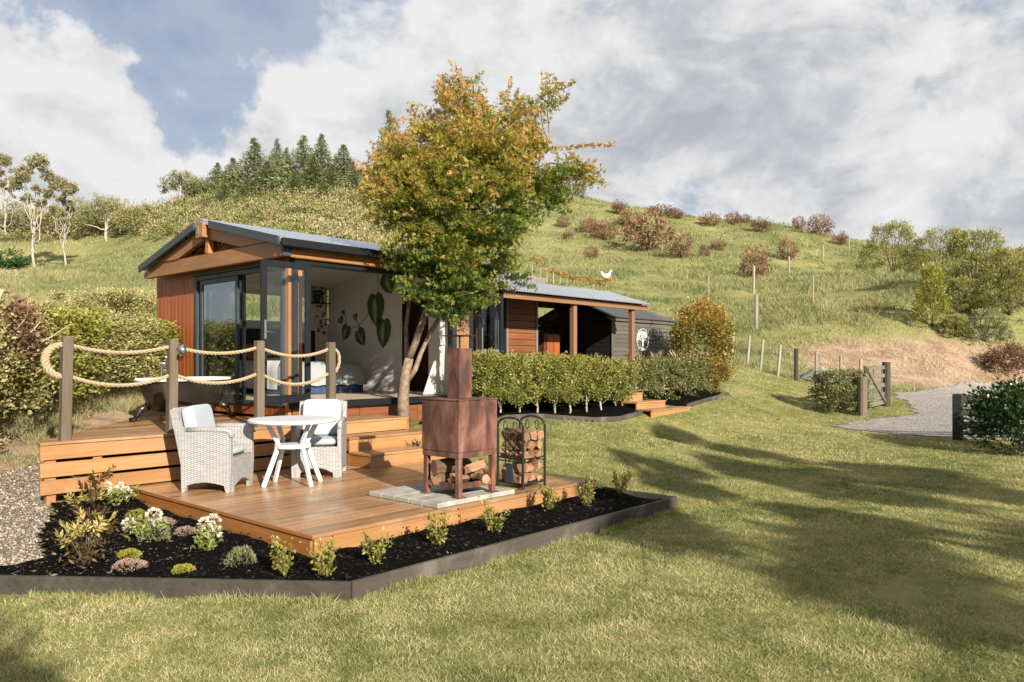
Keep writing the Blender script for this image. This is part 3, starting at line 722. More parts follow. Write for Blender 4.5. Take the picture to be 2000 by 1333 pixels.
hh = (0.12 + 0.36 * r.random(n)) * (0.15 + 2.6 * np.clip(cl - .3, 0, 1)) * np.where(dn > .3, 0.6, 1.0)
blades('meadow_grass', la, dd, hh, np.maximum(0.012, 0.00085 * dd), tn, 'grass_hill', 'rough meadow grass over the hillside and paddock', 2, 0.5)

# ------------------------------------------------------------------ cabin
UD, LD = 0.80, 0.23            # upper and lower deck
FL, HEAD = 1.058, 3.05         # cabin floor, door heads
XW, YF, YB, XP = 6.04, 9.70, 14.10, 9.66
RY, RZ = 11.70, 3.88           # ridge
def roof_z(y): return RZ - (y - RY) * 0.245 if y > RY else RZ - (RY - y) * 0.228
cab = thing('cabin', (8.0, 11.8, 0.8), 'low timber cabin with dark metal roof, folded open glass doors and corrugated verandah', 'cabin')
# vertical cladding, one board after the other
r_ = random.Random(4)
y = 12.56
while y < YB - 0.02:
    w = min(0.146, YB - y)
    e = r_.uniform(-0.002, 0.002)
    bx('cladding_board', 'cladding', cab, XW + e, XW + 0.03 + e, y, y + w - 0.006, 0.84, 3.13, 0.006)
    y += 0.146
y = 9.86
while y < 12.5:
    bx('cladding_board', 'cladding', cab, XW, XW + 0.03, y, y + 0.14, 0.84, 0.985, 0.005)
    y += 0.146
bx('wall_lining', 'white_wall', cab, XW + 0.032, XW + 0.12, 12.56, YB - 0.11, 0.8, 3.15, 0)
# gable triangle
MB().prism([(XW, YF + 0.02, 3.10), (XW, YB - 0.02, 3.10), (XW, YB - 0.02, roof_z(YB) - 0.13), (XW, RY, RZ - 0.13), (XW, YF + 0.02, roof_z(YF) - 0.13)], (0.1, 0, 0)).build('gable_panel', 'cladding', cab)
def under(y): return roof_z(y) - 0.075
ya = RY - (RZ - 0.075 - 3.36) / 0.228; yb = RY + (RZ - 0.075 - 3.36) / 0.245
MB().prism([(5.80, 9.52, 3.135), (5.80, 14.06, 3.135), (5.80, 14.06, under(14.06)), (5.80, yb, 3.36), (5.80, ya, 3.36), (5.80, 9.52, under(9.52))], (0.10, 0, 0)).build('tie_beam', 'beam_y', cab)
bx('ridge_beam', 'beam_x', cab, 5.66, 9.9, RY - 0.14, RY + 0.09, 3.60, 3.845, 0.006)
bx('ridge_cap_plate', 'wire_steel', cab, 5.652, 5.658, RY - 0.02, RY + 0.045, 3.66, 3.80, 0)
bx('king_post', 'beam_z', cab, 5.79, 5.88, RY - 0.075, RY + 0.035, 3.362, 3.598, 0.005)
for sg, ye in ((-1, ya), (1, yb)):
    y0 = RY + (-0.142 if sg < 0 else 0.092)
    sl_ = 0.228 if sg < 0 else 0.245
    MB().prism([(5.78, y0, under(y0)), (5.78, ye - sg * 0.01, 3.364), (5.78, ye - sg * (0.2 / sl_), 3.364), (5.78, y0, under(y0) - 0.2)], (0.075, 0, 0)).build('rafter', 'beam_y', cab)
# carved fretwork of leaves either side of the king post
for sg in (-1, 1):
    mb = MB(); rr = random.Random(9 + sg)
    for i in range(34):
        t = rr.random() ** 1.2
        yy = RY - 0.02 + sg * (0.10 + t * 1.05)
        hi = 3.37 + (1 - t) * 0.20
        zz = rr.uniform(3.365, hi + 0.02)
        a0 = rr.uniform(0, 6.28); L = rr.uniform(0.04, 0.085)
        pts = []
        for q in range(5):
            a = a0 + q * rr.uniform(0.2, 0.6)
            pts.append((5.935 + rr.uniform(-0.012, 0.012), yy + math.cos(a) * L * q / 4, zz + math.sin(a) * L * q / 4))
        mb.tube(pts, [0.010, 0.014, 0.016, 0.012, 0.003], 5)
    tag(mb.build('carving', 'beam_z', cab, smooth=True), kind='stuff')
# roof
for nm, y0, y1, z0, z1 in (('roof', RY, 9.40, RZ, roof_z(9.40)), ('roof', RY, 14.0, RZ, roof_z(14.0))):
    rf = MB().prism([(5.70, y0, z0), (5.70, y1, z1), (5.70, y1, z1 - 0.045), (5.70, y0, z0 - 0.045)], (4.6, 0, 0)).build(nm, 'roof_metal', cab)
    for i in range(14):
        xx = 5.9 + i * 0.32
        MB().prism([(xx - 0.02, y0, z0 + 0.001), (xx - 0.02, y1, z1 + 0.001), (xx, y1, z1 + 0.025), (xx, y0, z0 + 0.025)], (0.035, 0, 0)).build('roof_rib', 'roof_metal', rf)
MB().prism([(5.69, RY - 0.12, RZ - 0.02), (5.69, RY, RZ + 0.015), (5.69, RY + 0.12, RZ - 0.02), (5.69, RY, RZ + 0.03)], (4.62, 0, 0)).build('ridge_cap', 'roof_metal', cab)
for sg, ye in ((-1, 9.40), (1, 14.0)):
    y0 = RY - 0.30 if sg < 0 else RY + 0.20
    MB().prism([(5.672, y0, roof_z(y0) + 0.028), (5.672, ye, roof_z(ye) + 0.028), (5.672, ye, roof_z(ye) - 0.085), (5.672, y0, roof_z(y0) - 0.085)], (0.03, 0, 0)).build('barge_flashing', 'frame_grey', cab)
MB().box(5.71, 10.25, 9.315, 9.398, 3.245, 3.36, 0.012).build('gutter', 'frame_dark', cab)
bx('fascia_board', 'beam_x', cab, 5.93, 10.2, 9.50, 9.535, 3.125, 3.235, 0.004)
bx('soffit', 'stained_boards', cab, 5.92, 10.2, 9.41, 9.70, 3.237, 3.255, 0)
bx('corner_flashing', 'frame_grey', cab, 5.80, 5.93, 9.47, 9.518, 3.13, 3.26, 0.003)
bx('door_head', 'frame_dark', cab, 6.05, 9.75, 9.56, 9.72, HEAD, 3.123, 0.004)
for y0, y1 in ((9.44, RY), (RY, 13.99)):
    MB().prism([(6.1, y0, roof_z(y0) - 0.065), (6.1, y1, roof_z(y1) - 0.065), (6.1, y1, roof_z(y1) - 0.13), (6.1, y0, roof_z(y0) - 0.13)], (4.05, 0, 0)).build('ceiling', 'white_wall', cab)
# sill, base and floor
bx('door_sill', 'frame_dark', cab, 6.05, 9.75, 9.60, 9.76, 0.965, FL, 0.004)
x = 6.10
while x < 9.6:
    bx('base_board', 'cladding_h', cab, x, min(x + 1.18, 9.7), 9.70, 9.73, 0.60, 0.962, 0.004); x += 1.19
for i in range(31):
    bx('floor_board', 'floor_boards', cab, 6.16, XP, 9.77 + i * 0.14, 9.77 + i * 0.14 + 0.137, FL - 0.03, FL, 0.002)
# corner post and jambs
bx('corner_post', 'beam_z', cab, XW + 0.005, XW + 0.055, 9.73, 9.83, 0.84, 3.12, 0.004)
bx('corner_post', 'beam_z', cab, 6.17, 6.27, 9.72, 9.80, FL, HEAD, 0.004)
bx('door_jamb', 'frame_dark', cab, 6.10, 6.165, 9.66, 9.78, FL, HEAD, 0.004)
bx('pillar', 'beam_z', cab, 9.32, 9.64, 9.64, 9.76, 0.9, HEAD, 0.006)
bx('door_jamb', 'frame_dark', cab, 9.25, 9.315, 9.62, 9.76, FL, HEAD, 0.004)
bx('end_wall', 'stained_boards', cab, 9.645, 9.85, 9.66, 9.78, 0.8, 3.2, 0.004)
# sliding door in the gable wall
sd = MB()
sd.box(XW - 0.03, XW + 0.09, 12.49, 12.56, 0.99, HEAD + 0.02, 0.004); sd.box(XW - 0.03, XW + 0.09, 9.83, 9.90, 0.99, HEAD + 0.02, 0.004)
sd.box(XW - 0.03, XW + 0.09, 9.905, 12.485, HEAD - 0.05, HEAD + 0.02, 0.004); sd.box(XW - 0.03, XW + 0.09, 9.905, 12.485, 0.99, 1.05, 0.004)
sdo = sd.build('sliding_door', 'frame_grey', cab)
for q in (-0.055, -0.005):
    bx('track', 'frame_grey', sdo, XW + q - 0.012, XW + q + 0.012, 9.82, 12.60, HEAD + 0.025, HEAD + 0.05, 0.002)
def glazed(parent, name, x0, x1, y0, y1, z0, z1, st, th, mat, pane, xplane=True, bottom=None):
    """a framed pane: in a plane of constant x (xplane) or constant y"""
    b = bottom or st
    mb = MB()
    def put(a0, a1, c0, c1):
        if xplane: mb.box(x0, x0 + th, a0, a1, c0, c1, 0.004)
        else: mb.box(a0, a1, y0, y0 + th, c0, c1, 0.004)
    a, c = (y0, y1) if xplane else (x0, x1)
    put(a, a + st, z0, z1); put(c - st, c, z0, z1); put(a + st + .001, c - st - .001, z1 - st, z1); put(a + st + .001, c - st - .001, z0, z0 + b)
    fr = mb.build(name, mat, parent)
    t = th / 2
    if xplane: bx('pane', pane, fr, x0 + t - .003, x0 + t + .003, y0 + st, y1 - st, z0 + b, z1 - st, 0)
    else: bx('pane', pane, fr, x0 + st, x1 - st, y0 + t - .003, y0 + t + .003, z0 + b, z1 - st, 0)
    return fr
glazed(cab, 'sliding_panel', XW - 0.012, 0, 11.16, 12.40, 1.055, HEAD - 0.055, 0.075, 0.04, 'frame_grey', 'pane_mirror')
glazed(cab, 'sliding_panel', XW + 0.04, 0, 11.05, 12.30, 1.055, HEAD - 0.055, 0.07, 0.035, 'frame_dark', 'pane_clear')
# folding door leaves standing open
lf = glazed(cab, 'folding_door_leaf', 5.42, 6.19, 9.38, 0, 1.07, 3.035, 0.082, 0.045, 'frame_dark', 'pane_clear', False, 0.11)
MB().box(5.445, 5.475, 9.345, 9.378, 1.95, 2.22, 0.006).build('handle', 'chrome', lf)
MB().tube([(5.46, 9.335, 2.05), (5.47, 9.30, 2.05), (5.58, 9.30, 2.05)], 0.011, 6).build('lever', 'chrome', lf)
lf2 = glazed(cab, 'folding_door_leaf', 8.87, 9.66, 9.34, 0, 1.07, 3.035, 0.082, 0.045, 'frame_dark', 'pane_clear', False, 0.11)
lf3 = MB()
for (a, b) in (((9.69, 9.62), (9.72, 9.56)), ((9.80, 9.07), (9.84, 9.02))):
    lf3.box(min(a[0], b[0]), max(a[0], b[0]) + .03, min(a[1], b[1]), max(a[1], b[1]), 1.07, 3.035, 0.004)
lf3 = lf3.build('folding_door_leaf', 'frame_dark', cab)
MB().beam((9.72, 9.58, 1.12), (9.83, 9.06, 1.12), 0.045, 0.1).build('bottom_rail', 'frame_dark', lf3)
MB().beam((9.72, 9.58, 2.99), (9.83, 9.06, 2.99), 0.045, 0.08).build('top_rail', 'frame_dark', lf3)
MB().beam((9.72, 9.58, 2.05), (9.83, 9.06, 2.05), 0.006, 1.74).build('pane', 'pane_clear', lf3)
for zz in (1.25, 1.75, 2.30, 2.85):
    MB().tube([(9.665, 9.32, zz), (9.665, 9.32, zz + 0.09)], 0.016, 8).build('hinge', 'black_iron', lf2)
# inner walls
zc = lambda q: roof_z(q) - 0.13
MB().prism([(XP, 11.5, FL), (XP, 13.98, FL), (XP, 13.98, zc(13.98)), (XP, RY, zc(RY)), (XP, 11.5, zc(11.5))], (0.1, 0, 0)).build('partition', 'white_wall', cab)
MB().prism([(XP, 11.499, 3.02), (XP, 11.499, zc(11.5)), (XP, 10.751, zc(10.75)), (XP, 10.751, 3.02)], (0.1, 0, 0)).build('partition', 'white_wall', cab)
MB().prism([(XP, 10.75, FL), (XP, 10.75, zc(10.75)), (XP, 9.78, zc(9.8)), (XP, 9.78, FL)], (0.1, 0, 0)).build('partition', 'white_wall', cab)
bx('door_frame', 'frame_dark', cab, XP - 0.02, XP + 0.12, 11.46, 11.498, FL, 3.0, 0.003)
bx('back_wall', 'white_wall', cab, 6.16, 12.9, 14.0, 14.1, 0.8, 2.46, 0)
bx('back_wall', 'white_wall', cab, 6.16, 9.66, 14.0, 14.1, 3.0, 3.20, 0)
bx('back_wall', 'white_wall', cab, 9.2, 9.66, 14.0, 14.1, 2.462, 2.998, 0)
wn = MB()
for xx in (6.16, 7.60, 9.13): wn.box(xx, xx + 0.07, 14.02, 14.08, 2.463, 2.997, 0.003)
wn = wn.build('window', 'frame_dark', cab)
bx('window_sill', 'white_paint', wn, 6.16, 9.2, 13.93, 13.998, 2.44, 2.465, 0.003)
for a, b in ((6.232, 7.598), (7.672, 9.128)): bx('pane', 'pane_clear', wn, a, b, 14.045, 14.05, 2.463, 2.997, 0)
bx('partition', 'white_wall', cab, 12.80, 12.9, 10.84, 14.0, 0.9, 3.38, 0)
bx('inner_floor', 'floor_boards', cab, 9.77, 12.8, 10.86, 13.98, FL - 0.03, FL, 0)
bx('inner_wall', 'red_timber', cab, 10.3, 10.36, 10.9, 13.9, FL, 3.2, 0)
# mural: trailing heart-shaped leaves painted on the partition
def mleaf(px, py, w, h, tx, ty, mid=True):
    p = at_x(px, py, XP - 0.004); sc_ = latd(p.x, p.y)[1] / FOC
    tip = at_x(tx, ty, XP - 0.004)
    dy, dz = tip.y - p.y, tip.z - p.z; L = math.hypot(dy, dz) or 1
    ay, az = dy / L, dz / L; by, bz = -az, ay
    H = h * sc_ * 0.55; Wd = w * sc_ * 0.62 * 1.35
    prof = [(-0.82, 0.0), (-1.0, 0.35), (-0.85, 0.72), (-0.45, 0.98), (0.05, 0.92), (0.5, 0.62), (0.82, 0.25), (1.0, 0.0)]
    out_ = [(a, b) for a, b in prof] + [(a, -b) for a, b in prof[-2:0:-1]]
    X0 = XP - 0.004
    lf_ = MB().prism([(X0, p.y + ay * a * H + by * b * Wd, p.z + az * a * H + bz * b * Wd) for a, b in out_], (0.003, 0, 0)).build('mural_leaf', 'mural_dark', cab)
    if mid:
        pr = [(-0.72, 0.0), (-0.6, 0.22), (-0.1, 0.40), (0.4, 0.28), (0.9, 0.0), (0.4, -0.05), (-0.1, -0.12)]
        MB().prism([(X0 - 0.003, p.y + ay * a * H + by * b * Wd, p.z + az * a * H + bz * b * Wd) for a, b in pr], (0.002, 0, 0)).build('highlight', 'mural_mid', lf_)
for a in ((734, 605, 33, 61, 735, 640), (749, 651, 28, 55, 748, 679), (759, 553, 30, 42, 764, 574), (675, 650, 18, 30, 671, 665), (705, 659, 20, 35, 714, 678), (694, 620, 9, 13, 695, 628), (666, 626, 11, 14, 669, 634), (670, 611, 7, 9, 671, 617)):
    mleaf(*a)
for pl in (((684, 643), (702, 636), (717, 617), (727, 600)), ((736, 575), (741, 558), (737, 540)), ((673, 640), (676, 622), (672, 606)), ((700, 645), (702, 636)), ((694, 627), (702, 634)), ((738, 588), (737, 574)), ((745, 640), (741, 628))):
    MB().tube([at_x(a, b, XP - 0.004) for a, b in pl], 0.006, 5).build('mural_stem', 'mural_stem', cab)
# kitchen wing and verandah
YK = 10.80
bx('wing_wall', 'cladding_h', cab, 9.86, 11.14, YK, YK + 0.06, 0.9, 3.3, 0.003)
bx('wing_wall', 'fascia_grey', cab, 11.142, 11.80, YK, YK + 0.05, 0.9, 1.90, 0.003)
MB().box(11.14, 11.19, YK - .01, YK + .04, 1.905, 2.98, .004).build('window_jamb', 'fascia_grey', cab); MB().box(11.75, 11.80, YK - .01, YK + .04, 1.905, 2.98, .004).build('window_jamb', 'fascia_grey', cab)
glazed(cab, 'window', 11.195, 11.30, YK - 0.35, 0, 1.905, 2.97, 0.03, 0.04, 'frame_grey', 'pane_clear', False)
bx('wing_wall', 'stained_boards', cab, 11.142, 11.80, YK, YK + 0.05, 2.985, 3.3, 0.003)
bx('door_post', 'frame_dark', cab, 11.802, 11.88, YK - 0.03, YK + 0.06, 0.95, 3.0, 0.003)
bx('corner_trim', 'fascia_grey', cab, 11.882, 11.93, YK - 0.03, YK + 0.05, 0.95, 3.0, 0.003)
bx('corner_trim', 'fascia_grey', cab, 12.86, 12.91, YK - 0.03, YK + 0.05, 0.95, 3.0, 0.003)
z = 1.04
while z < 3.1:
    bx('cladding_board', 'cladding_h', cab, 11.935, 12.855, YK - 0.012 + r_.uniform(-.002, .002), YK + 0.02, z, z + 0.128, 0.007); z += 0.135
bx('inner_wall', 'white_wall', cab, 11.0, 12.78, 11.90, 11.95, FL, 3.3, 0)
bx('inner_ceiling', 'white_wall', cab, 9.9, 12.78, 10.9, 11.89, 3.2, 3.25, 0)
bx('television', 'black_panel', cab, 12.36, 12.74, 11.85, 11.895, 2.28, 2.66, 0.004)
for i in range(3):
    for j in range(6):
        bx('tile', 'black_panel', cab, 11.9 + j * 0.145, 11.9 + j * 0.145 + 0.138, 11.80, 11.86, 1.92 + i * 0.1, 1.92 + i * 0.1 + 0.094, 0.004)
bx('bench_top', 'floor_boards', cab, 11.3, 12.78, 11.4, 11.79, 1.86, 1.90, 0.003)
def corrugated(name, x0, x1, pts, pitch, amp, mat, parent, th=0.004):
    n_ = int((x1 - x0) / pitch * 6); mb = MB()
    xs = np.linspace(x0, x1, n_ + 1)
    vs, fs = [], []
    for xx in xs:
        o_ = amp * math.sin(2 * math.pi * (xx - x0) / pitch)
        for (yy, zz) in pts: vs.append((xx, yy, zz + o_))
        for (yy, zz) in pts: vs.append((xx, yy, zz + o_ - th))
    m_ = len(pts); st = 2 * m_
    for i in range(n_):
        for j in range(m_ - 1):
            a = i * st + j; fs.append((a, a + 1, a + 1 + st, a + st))
            a = i * st + m_ + j; fs.append((a, a + st, a + 1 + st, a + 1))
        fs.append((i * st, i * st + st, i * st + st + m_, i * st + m_))
    mb.add(vs, fs)
    return mb.build(name, mat, parent, smooth=False)
corrugated('verandah_roof', 9.72, 15.64, [(9.53, 2.985), (10.75, 3.36)], 0.076, 0.011, 'corrugate', cab)
bx('verandah_beam', 'verandah_beam', cab, 9.9, 15.62, 9.66, 9.72, 2.845, 2.962, 0.004)
for xx in (12.84, 15.08): bx('verandah_post', 'verandah_post', cab, xx, xx + 0.115, 9.63 + 0.1, 9.63 + 0.21, 0.95, 2.99, 0.005)
for i in range(11):
    xx = 10.2 + i * 0.53
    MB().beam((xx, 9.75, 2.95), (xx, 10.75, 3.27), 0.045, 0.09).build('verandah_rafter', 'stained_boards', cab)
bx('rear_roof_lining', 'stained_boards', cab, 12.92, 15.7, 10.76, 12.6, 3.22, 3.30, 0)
for i in range(24):
    bx('verandah_floor_board', 'deck_top', cab, 9.86, 15.9, 8.98 + i * 0.142, 8.98 + i * 0.142 + 0.138, 1.0, 1.035, 0.003)
z = 1.04
while z < 2.7:
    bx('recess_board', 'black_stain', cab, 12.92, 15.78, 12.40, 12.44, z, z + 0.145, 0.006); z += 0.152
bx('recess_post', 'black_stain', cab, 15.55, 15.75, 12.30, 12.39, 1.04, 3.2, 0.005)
bx('recess_beam', 'stained_boards', cab, 12.92, 15.78, 12.36, 12.44, 3.02, 3.2, 0.005)
rs = MB().prism([(9.95, 11.0, 3.40), (9.95, 11.0, 3.545), (9.95, 13.9, 3.62), (9.95, 13.9, 3.45)], (3.5, 0, 0)).build('wing_roof', 'fascia_grey', cab)
bx('soffit', 'beam_x', rs, 12.0, 13.42, 11.03, 13.6, 3.385, 3.40, 0)

cp = thing('tall_cupboard', (14.1, 11.5, 1.035), 'reddish timber cupboard standing in the shade at the back of the verandah', 'cupboard')
bx('carcass', 'red_timber', cp, 13.80, 14.36, 11.32, 11.8, 1.035, 2.30, 0.006)
for a in (13.89, 14.13): bx('door', 'cladding', cp, a, a + 0.225, 11.30, 11.318, 1.10, 2.26, 0.004)

# ------------------------------------------------------------------ grey shed
sh = thing('garden_shed', (17.3, 11.9, 0.9), 'small grey weatherboard shed with dark corrugated roof beyond the verandah', 'shed')
z = 0.95
while z < 2.62:
    MB().prism([(15.82, 10.815, z + 0.104), (15.82, 10.835, z + 0.104), (15.82, 10.835, z), (15.82, 10.80, z)], (3.06, 0, 0)).build('weatherboard', 'shed_boards', sh)
    bx('weatherboard', 'black_stain', sh, 15.80, 15.818, 10.84, 13.1, z, z + 0.1, 0.003)
    z += 0.106
bx('frame', 'black_stain', sh, 15.83, 18.87, 10.84, 13.1, 0.9, 2.66, 0)
bx('corner_board', 'shed_boards', sh, 15.78, 15.86, 10.775, 10.797, 0.95, 2.66, 0.003); bx('corner_board', 'shed_boards', sh, 18.82, 18.9, 10.775, 10.797, 0.95, 2.66, 0.003)
bx('eave_board', 'shed_boards', sh, 15.72, 18.98, 10.755, 10.772, 2.66, 2.735, 0.003)
MB().prism([(15.75, 10.78, 2.66), (15.75, 13.2, 2.66), (15.75, 11.95, 3.2)], (0.04, 0, 0)).build('gable_panel', 'black_stain', sh)
corrugated('roof', 15.68, 18.25, [(10.70, 2.75), (11.95, 3.27), (13.25, 2.72)], 0.076, 0.011, 'shed_roof', sh)
MB().add([(18.25, 10.70, 2.75), (18.25, 11.95, 3.27), (19.05, 10.70, 2.73), (19.05, 13.25, 2.70), (18.25, 13.25, 2.72)], [(0, 2, 1), (1, 2, 3), (1, 3, 4)]).build('hip_roof', 'shed_roof', sh)
# wall ornament: tree in a ring
pc = (17.2, 10.79, 2.21)
orn = thing('wall_ornament', pc, 'white round metal tree ornament hanging on the grey shed wall', 'ornament')
ring = [(pc[0] + 0.285 * math.cos(t), pc[1] - 0.015, pc[2] + 0.285 * math.sin(t)) for t in np.linspace(0, 2 * math.pi, 33)]
MB().tube(ring, 0.007, 6, False).build('ring', 'white_paint', orn, smooth=True)
mb = MB(); rr = random.Random(3)
def grow(p, a, L, r0, dpt):
    q = (p[0] + math.cos(a) * L, p[1], p[2] + math.sin(a) * L)
    if math.hypot(q[0] - pc[0], q[2] - pc[2]) > 0.285: return
    mb.tube([p, q], [r0, r0 * 0.8], 5)
    if dpt: 
        for da in (-0.55, 0.05, 0.55): grow(q, a + da + rr.uniform(-.2, .2), L * rr.uniform(.6, .85), r0 * .72, dpt - 1)
for a in (0.5, 1.05, 1.57, 2.1, 2.64): grow((pc[0], pc[1] - 0.015, pc[2] - 0.06), a, 0.115, 0.007, 3)
mb.tube([(pc[0], pc[1] - 0.015, pc[2] - 0.27), (pc[0], pc[1] - 0.015, pc[2] - 0.05)], [0.024, 0.013], 6)
for a in (3.6, 4.2, 5.2, 5.8): mb.tube([(pc[0], pc[1] - 0.015, pc[2] - 0.2), (pc[0] + 0.2 * math.cos(a), pc[1] - 0.015, pc[2] - 0.16 + 0.1 * math.sin(a))], [0.007, 0.003], 5)
mb.build('tree', 'white_paint', orn)

# ------------------------------------------------------------------ decks
ud = thing('upper_deck', (5, 10, UD), 'raised upper timber deck with slatted front beside the cabin gable', 'deck')
y = 8.97
while y < 13.6:
    x0 = 2.64 + (y - 8.97) * 0.762
    x1 = 7.66 if y < 9.66 else XW - 0.005
    if x1 - x0 > 0.15: bx('deck_board', 'deck_top', ud, x0 + r_.uniform(-.02, .02), x1, y, y + 0.137, UD - 0.032, UD, 0.004)
    y += 0.141
for z1, z0 in ((0.764, 0.612), (0.580, 0.428), (0.396, 0.245)):
    bx('fascia_board', 'deck_face', ud, 2.65, 6.255, 8.985, 9.015, z0, z1, 0.004)
for xx in (2.72, 3.18, 4.35, 5.6): bx('support_post', 'deck_face', ud, xx, xx + 0.09, 9.02, 9.11, 0.0, 0.765, 0.003)
bx('end_fascia', 'deck_side', ud, 7.63, 7.66, 8.97, 9.62, 0.45, 0.765, 0.004)
MB().prism([(2.70, 9.03, 0.30), (2.74, 9.02, 0.30), (5.95, 13.25, 0.30), (5.9, 13.27, 0.30)], (0, 0, 0.46)).build('end_fascia', 'deck_side', ud)
st = thing('deck_steps', (7.0, 8.5, LD), 'broad timber steps climbing from the lower deck to the cabin', 'steps')
for y0, y1, z in ((8.55, 8.98, 0.61), (8.10, 8.55, 0.42)):
    w = (y1 - y0) / 2
    for i in range(2): bx('tread', 'deck_top', st, 6.25, 7.95, y0 + i * w, y0 + (i + 1) * w - 0.005, z - 0.032, z, 0.004)
    bx('riser', 'deck_face', st, 6.26, 7.94, y0 + 0.015, y0 + 0.04, LD + 0.001, z - 0.034, 0.003)
    bx('side_board', 'deck_side', st, 6.262, 6.285, y0 + 0.042, 8.96, LD + 0.001 if z < .5 else 0.43, z - 0.034, 0.003)
bx('riser', 'deck_face', st, 6.26, 7.64, 8.985, 9.01, 0.615, 0.765, 0.003)
ld = thing('lower_deck', (5.5, 7.1, LD), 'low square timber deck carrying the table, chairs and fireplace', 'deck')
y = 5.365
while y < 8.96:
    bx('deck_board', 'deck_top', ld, 3.56, 7.53, y, y + 0.139, LD - 0.032, LD, 0.003); y += 0.1415
bx('fascia_board', 'deck_face', ld, 3.585, 7.52, 5.378, 5.405, -0.05, LD - 0.034, 0.004)
bx('fascia_board', 'deck_side', ld, 3.565, 3.59, 5.41, 8.97, -0.05, LD - 0.046, 0.004)
bx('fascia_board', 'deck_side', ld, 3.552, 3.558, 5.36, 8.97, LD - 0.034, LD - 0.001, 0.001)
bx('fascia_board', 'deck_side', ld, 7.505, 7.525, 5.41, 8.97, -0.05, LD - 0.034, 0.004)

# rope fence
rf = thing('rope_fence', (4.6, 9.05, UD), 'four weathered posts joined by two sagging ropes along the upper deck', 'rope fence')
posts = [(2.93, 9.06), (4.07, 9.06), (5.20, 9.06), (6.30, 9.06)]
lean = [(-.018, 0.012), (-.008, 0.006), (0, 0), (0.004, 0)]
for (xx, yy), (lx, ly) in zip(posts, lean):
    mb = MB().box(-0.052, 0.052, -0.052, 0.052, UD - 0.02, UD + 1.12, 0.007)
    mb.v = [(xx + a + lx * (UD + 1.1 - c) / 1.1, yy + b + ly * (UD + 1.1 - c), c) for a, b, c in mb.v]
    mb.build('post', 'weathered_post', rf)
def rope(path, rad=0.0225, turns=None):
    pts = [Vector(p) for p in path]; L = sum((pts[i + 1] - pts[i]).length for i in range(len(pts) - 1))
    n_ = int(L / 0.014); T = []
    cum = [0]
    for i in range(len(pts) - 1): cum.append(cum[-1] + (pts[i + 1] - pts[i]).length)
    j = 0
    for i in range(n_ + 1):
        s = L * i / n_
        while j < len(pts) - 2 and cum[j + 1] < s: j += 1
        T.append(pts[j].lerp(pts[j + 1], (s - cum[j]) / max(1e-6, cum[j + 1] - cum[j])))
    mb = MB()
    for q in range(3):
        line = []; ref = Vector((0, 0, 1))
        for i, p in enumerate(T):
            t = (T[min(i + 1, n_)] - T[max(i - 1, 0)]).normalized()
            e1 = t.cross(Vector((0.13, 0.21, 0.97))).normalized(); e2 = t.cross(e1)
            a = i * 0.014 / 0.15 * 2 * math.pi + q * 2 * math.pi / 3
            line.append(p + (e1 * math.cos(a) + e2 * math.sin(a)) * rad * 0.58)
        mb.tube(line, rad * 0.52, 6)
    return mb
for zt, sag in ((UD + 1.035, 0.085), (UD + 0.70, 0.12)):
    for i in range(3):
        (xa, ya), (xb, yb) = posts[i], posts[i + 1]
        sg_ = sag * (1.35 if i == 2 else 1.0)
        rope([(xa + (xb - xa) * t, ya, zt - sg_ * 4 * t * (1 - t)) for t in np.linspace(0, 1, 25)]).build('rope', 'rope_fibre', rf, smooth=True)
# loops at the two ends
def bez(p0, p1, p2, p3, n=24):
    return [Vector(p0) * (1 - t) ** 3 + Vector(p1) * 3 * t * (1 - t) ** 2 + Vector(p2) * 3 * t * t * (1 - t) + Vector(p3) * t ** 3 for t in np.linspace(0, 1, n)]
for dx in (0.0, 0.035):
    rope(bez((2.93, 9.06, UD + 1.03), (2.66 - dx, 9.10, UD + 1.06), (2.70 - dx, 9.12, UD + 0.66), (2.93, 9.06, UD + 0.69)), 0.032).build('rope', 'rope_fibre', rf, smooth=True)
rope(bez((6.30, 9.06, UD + 1.03), (6.47, 9.04, UD + 1.05), (6.46, 9.03, UD + 0.78), (6.36, 9.05, UD + 0.70))).build('rope', 'rope_fibre', rf, smooth=True)
# spotlight on the second post
spx = thing('spotlight', (4.07, 8.99, UD + 1.0), 'small chrome spotlight fixed near the top of the second fence post', 'spotlight')
MB().tube([(4.10, 9.005, UD + 1.0), (4.13, 8.97, UD + 1.0)], 0.02, 8).build('bracket', 'chrome', spx, smooth=True)
MB().tube([(4.125, 8.955, UD + 1.045), (4.14, 8.945, UD + 0.985), (4.12, 8.955, UD + 0.93)], [0.035, 0.045, 0.038], 12).build('head', 'chrome', spx, smooth=True)
MB().tube([(4.12, 8.957, UD + 0.932), (4.113, 8.96, UD + 0.895)], [0.039, 0.036], 12).build('lens_hood', 'black_iron', spx, smooth=True)

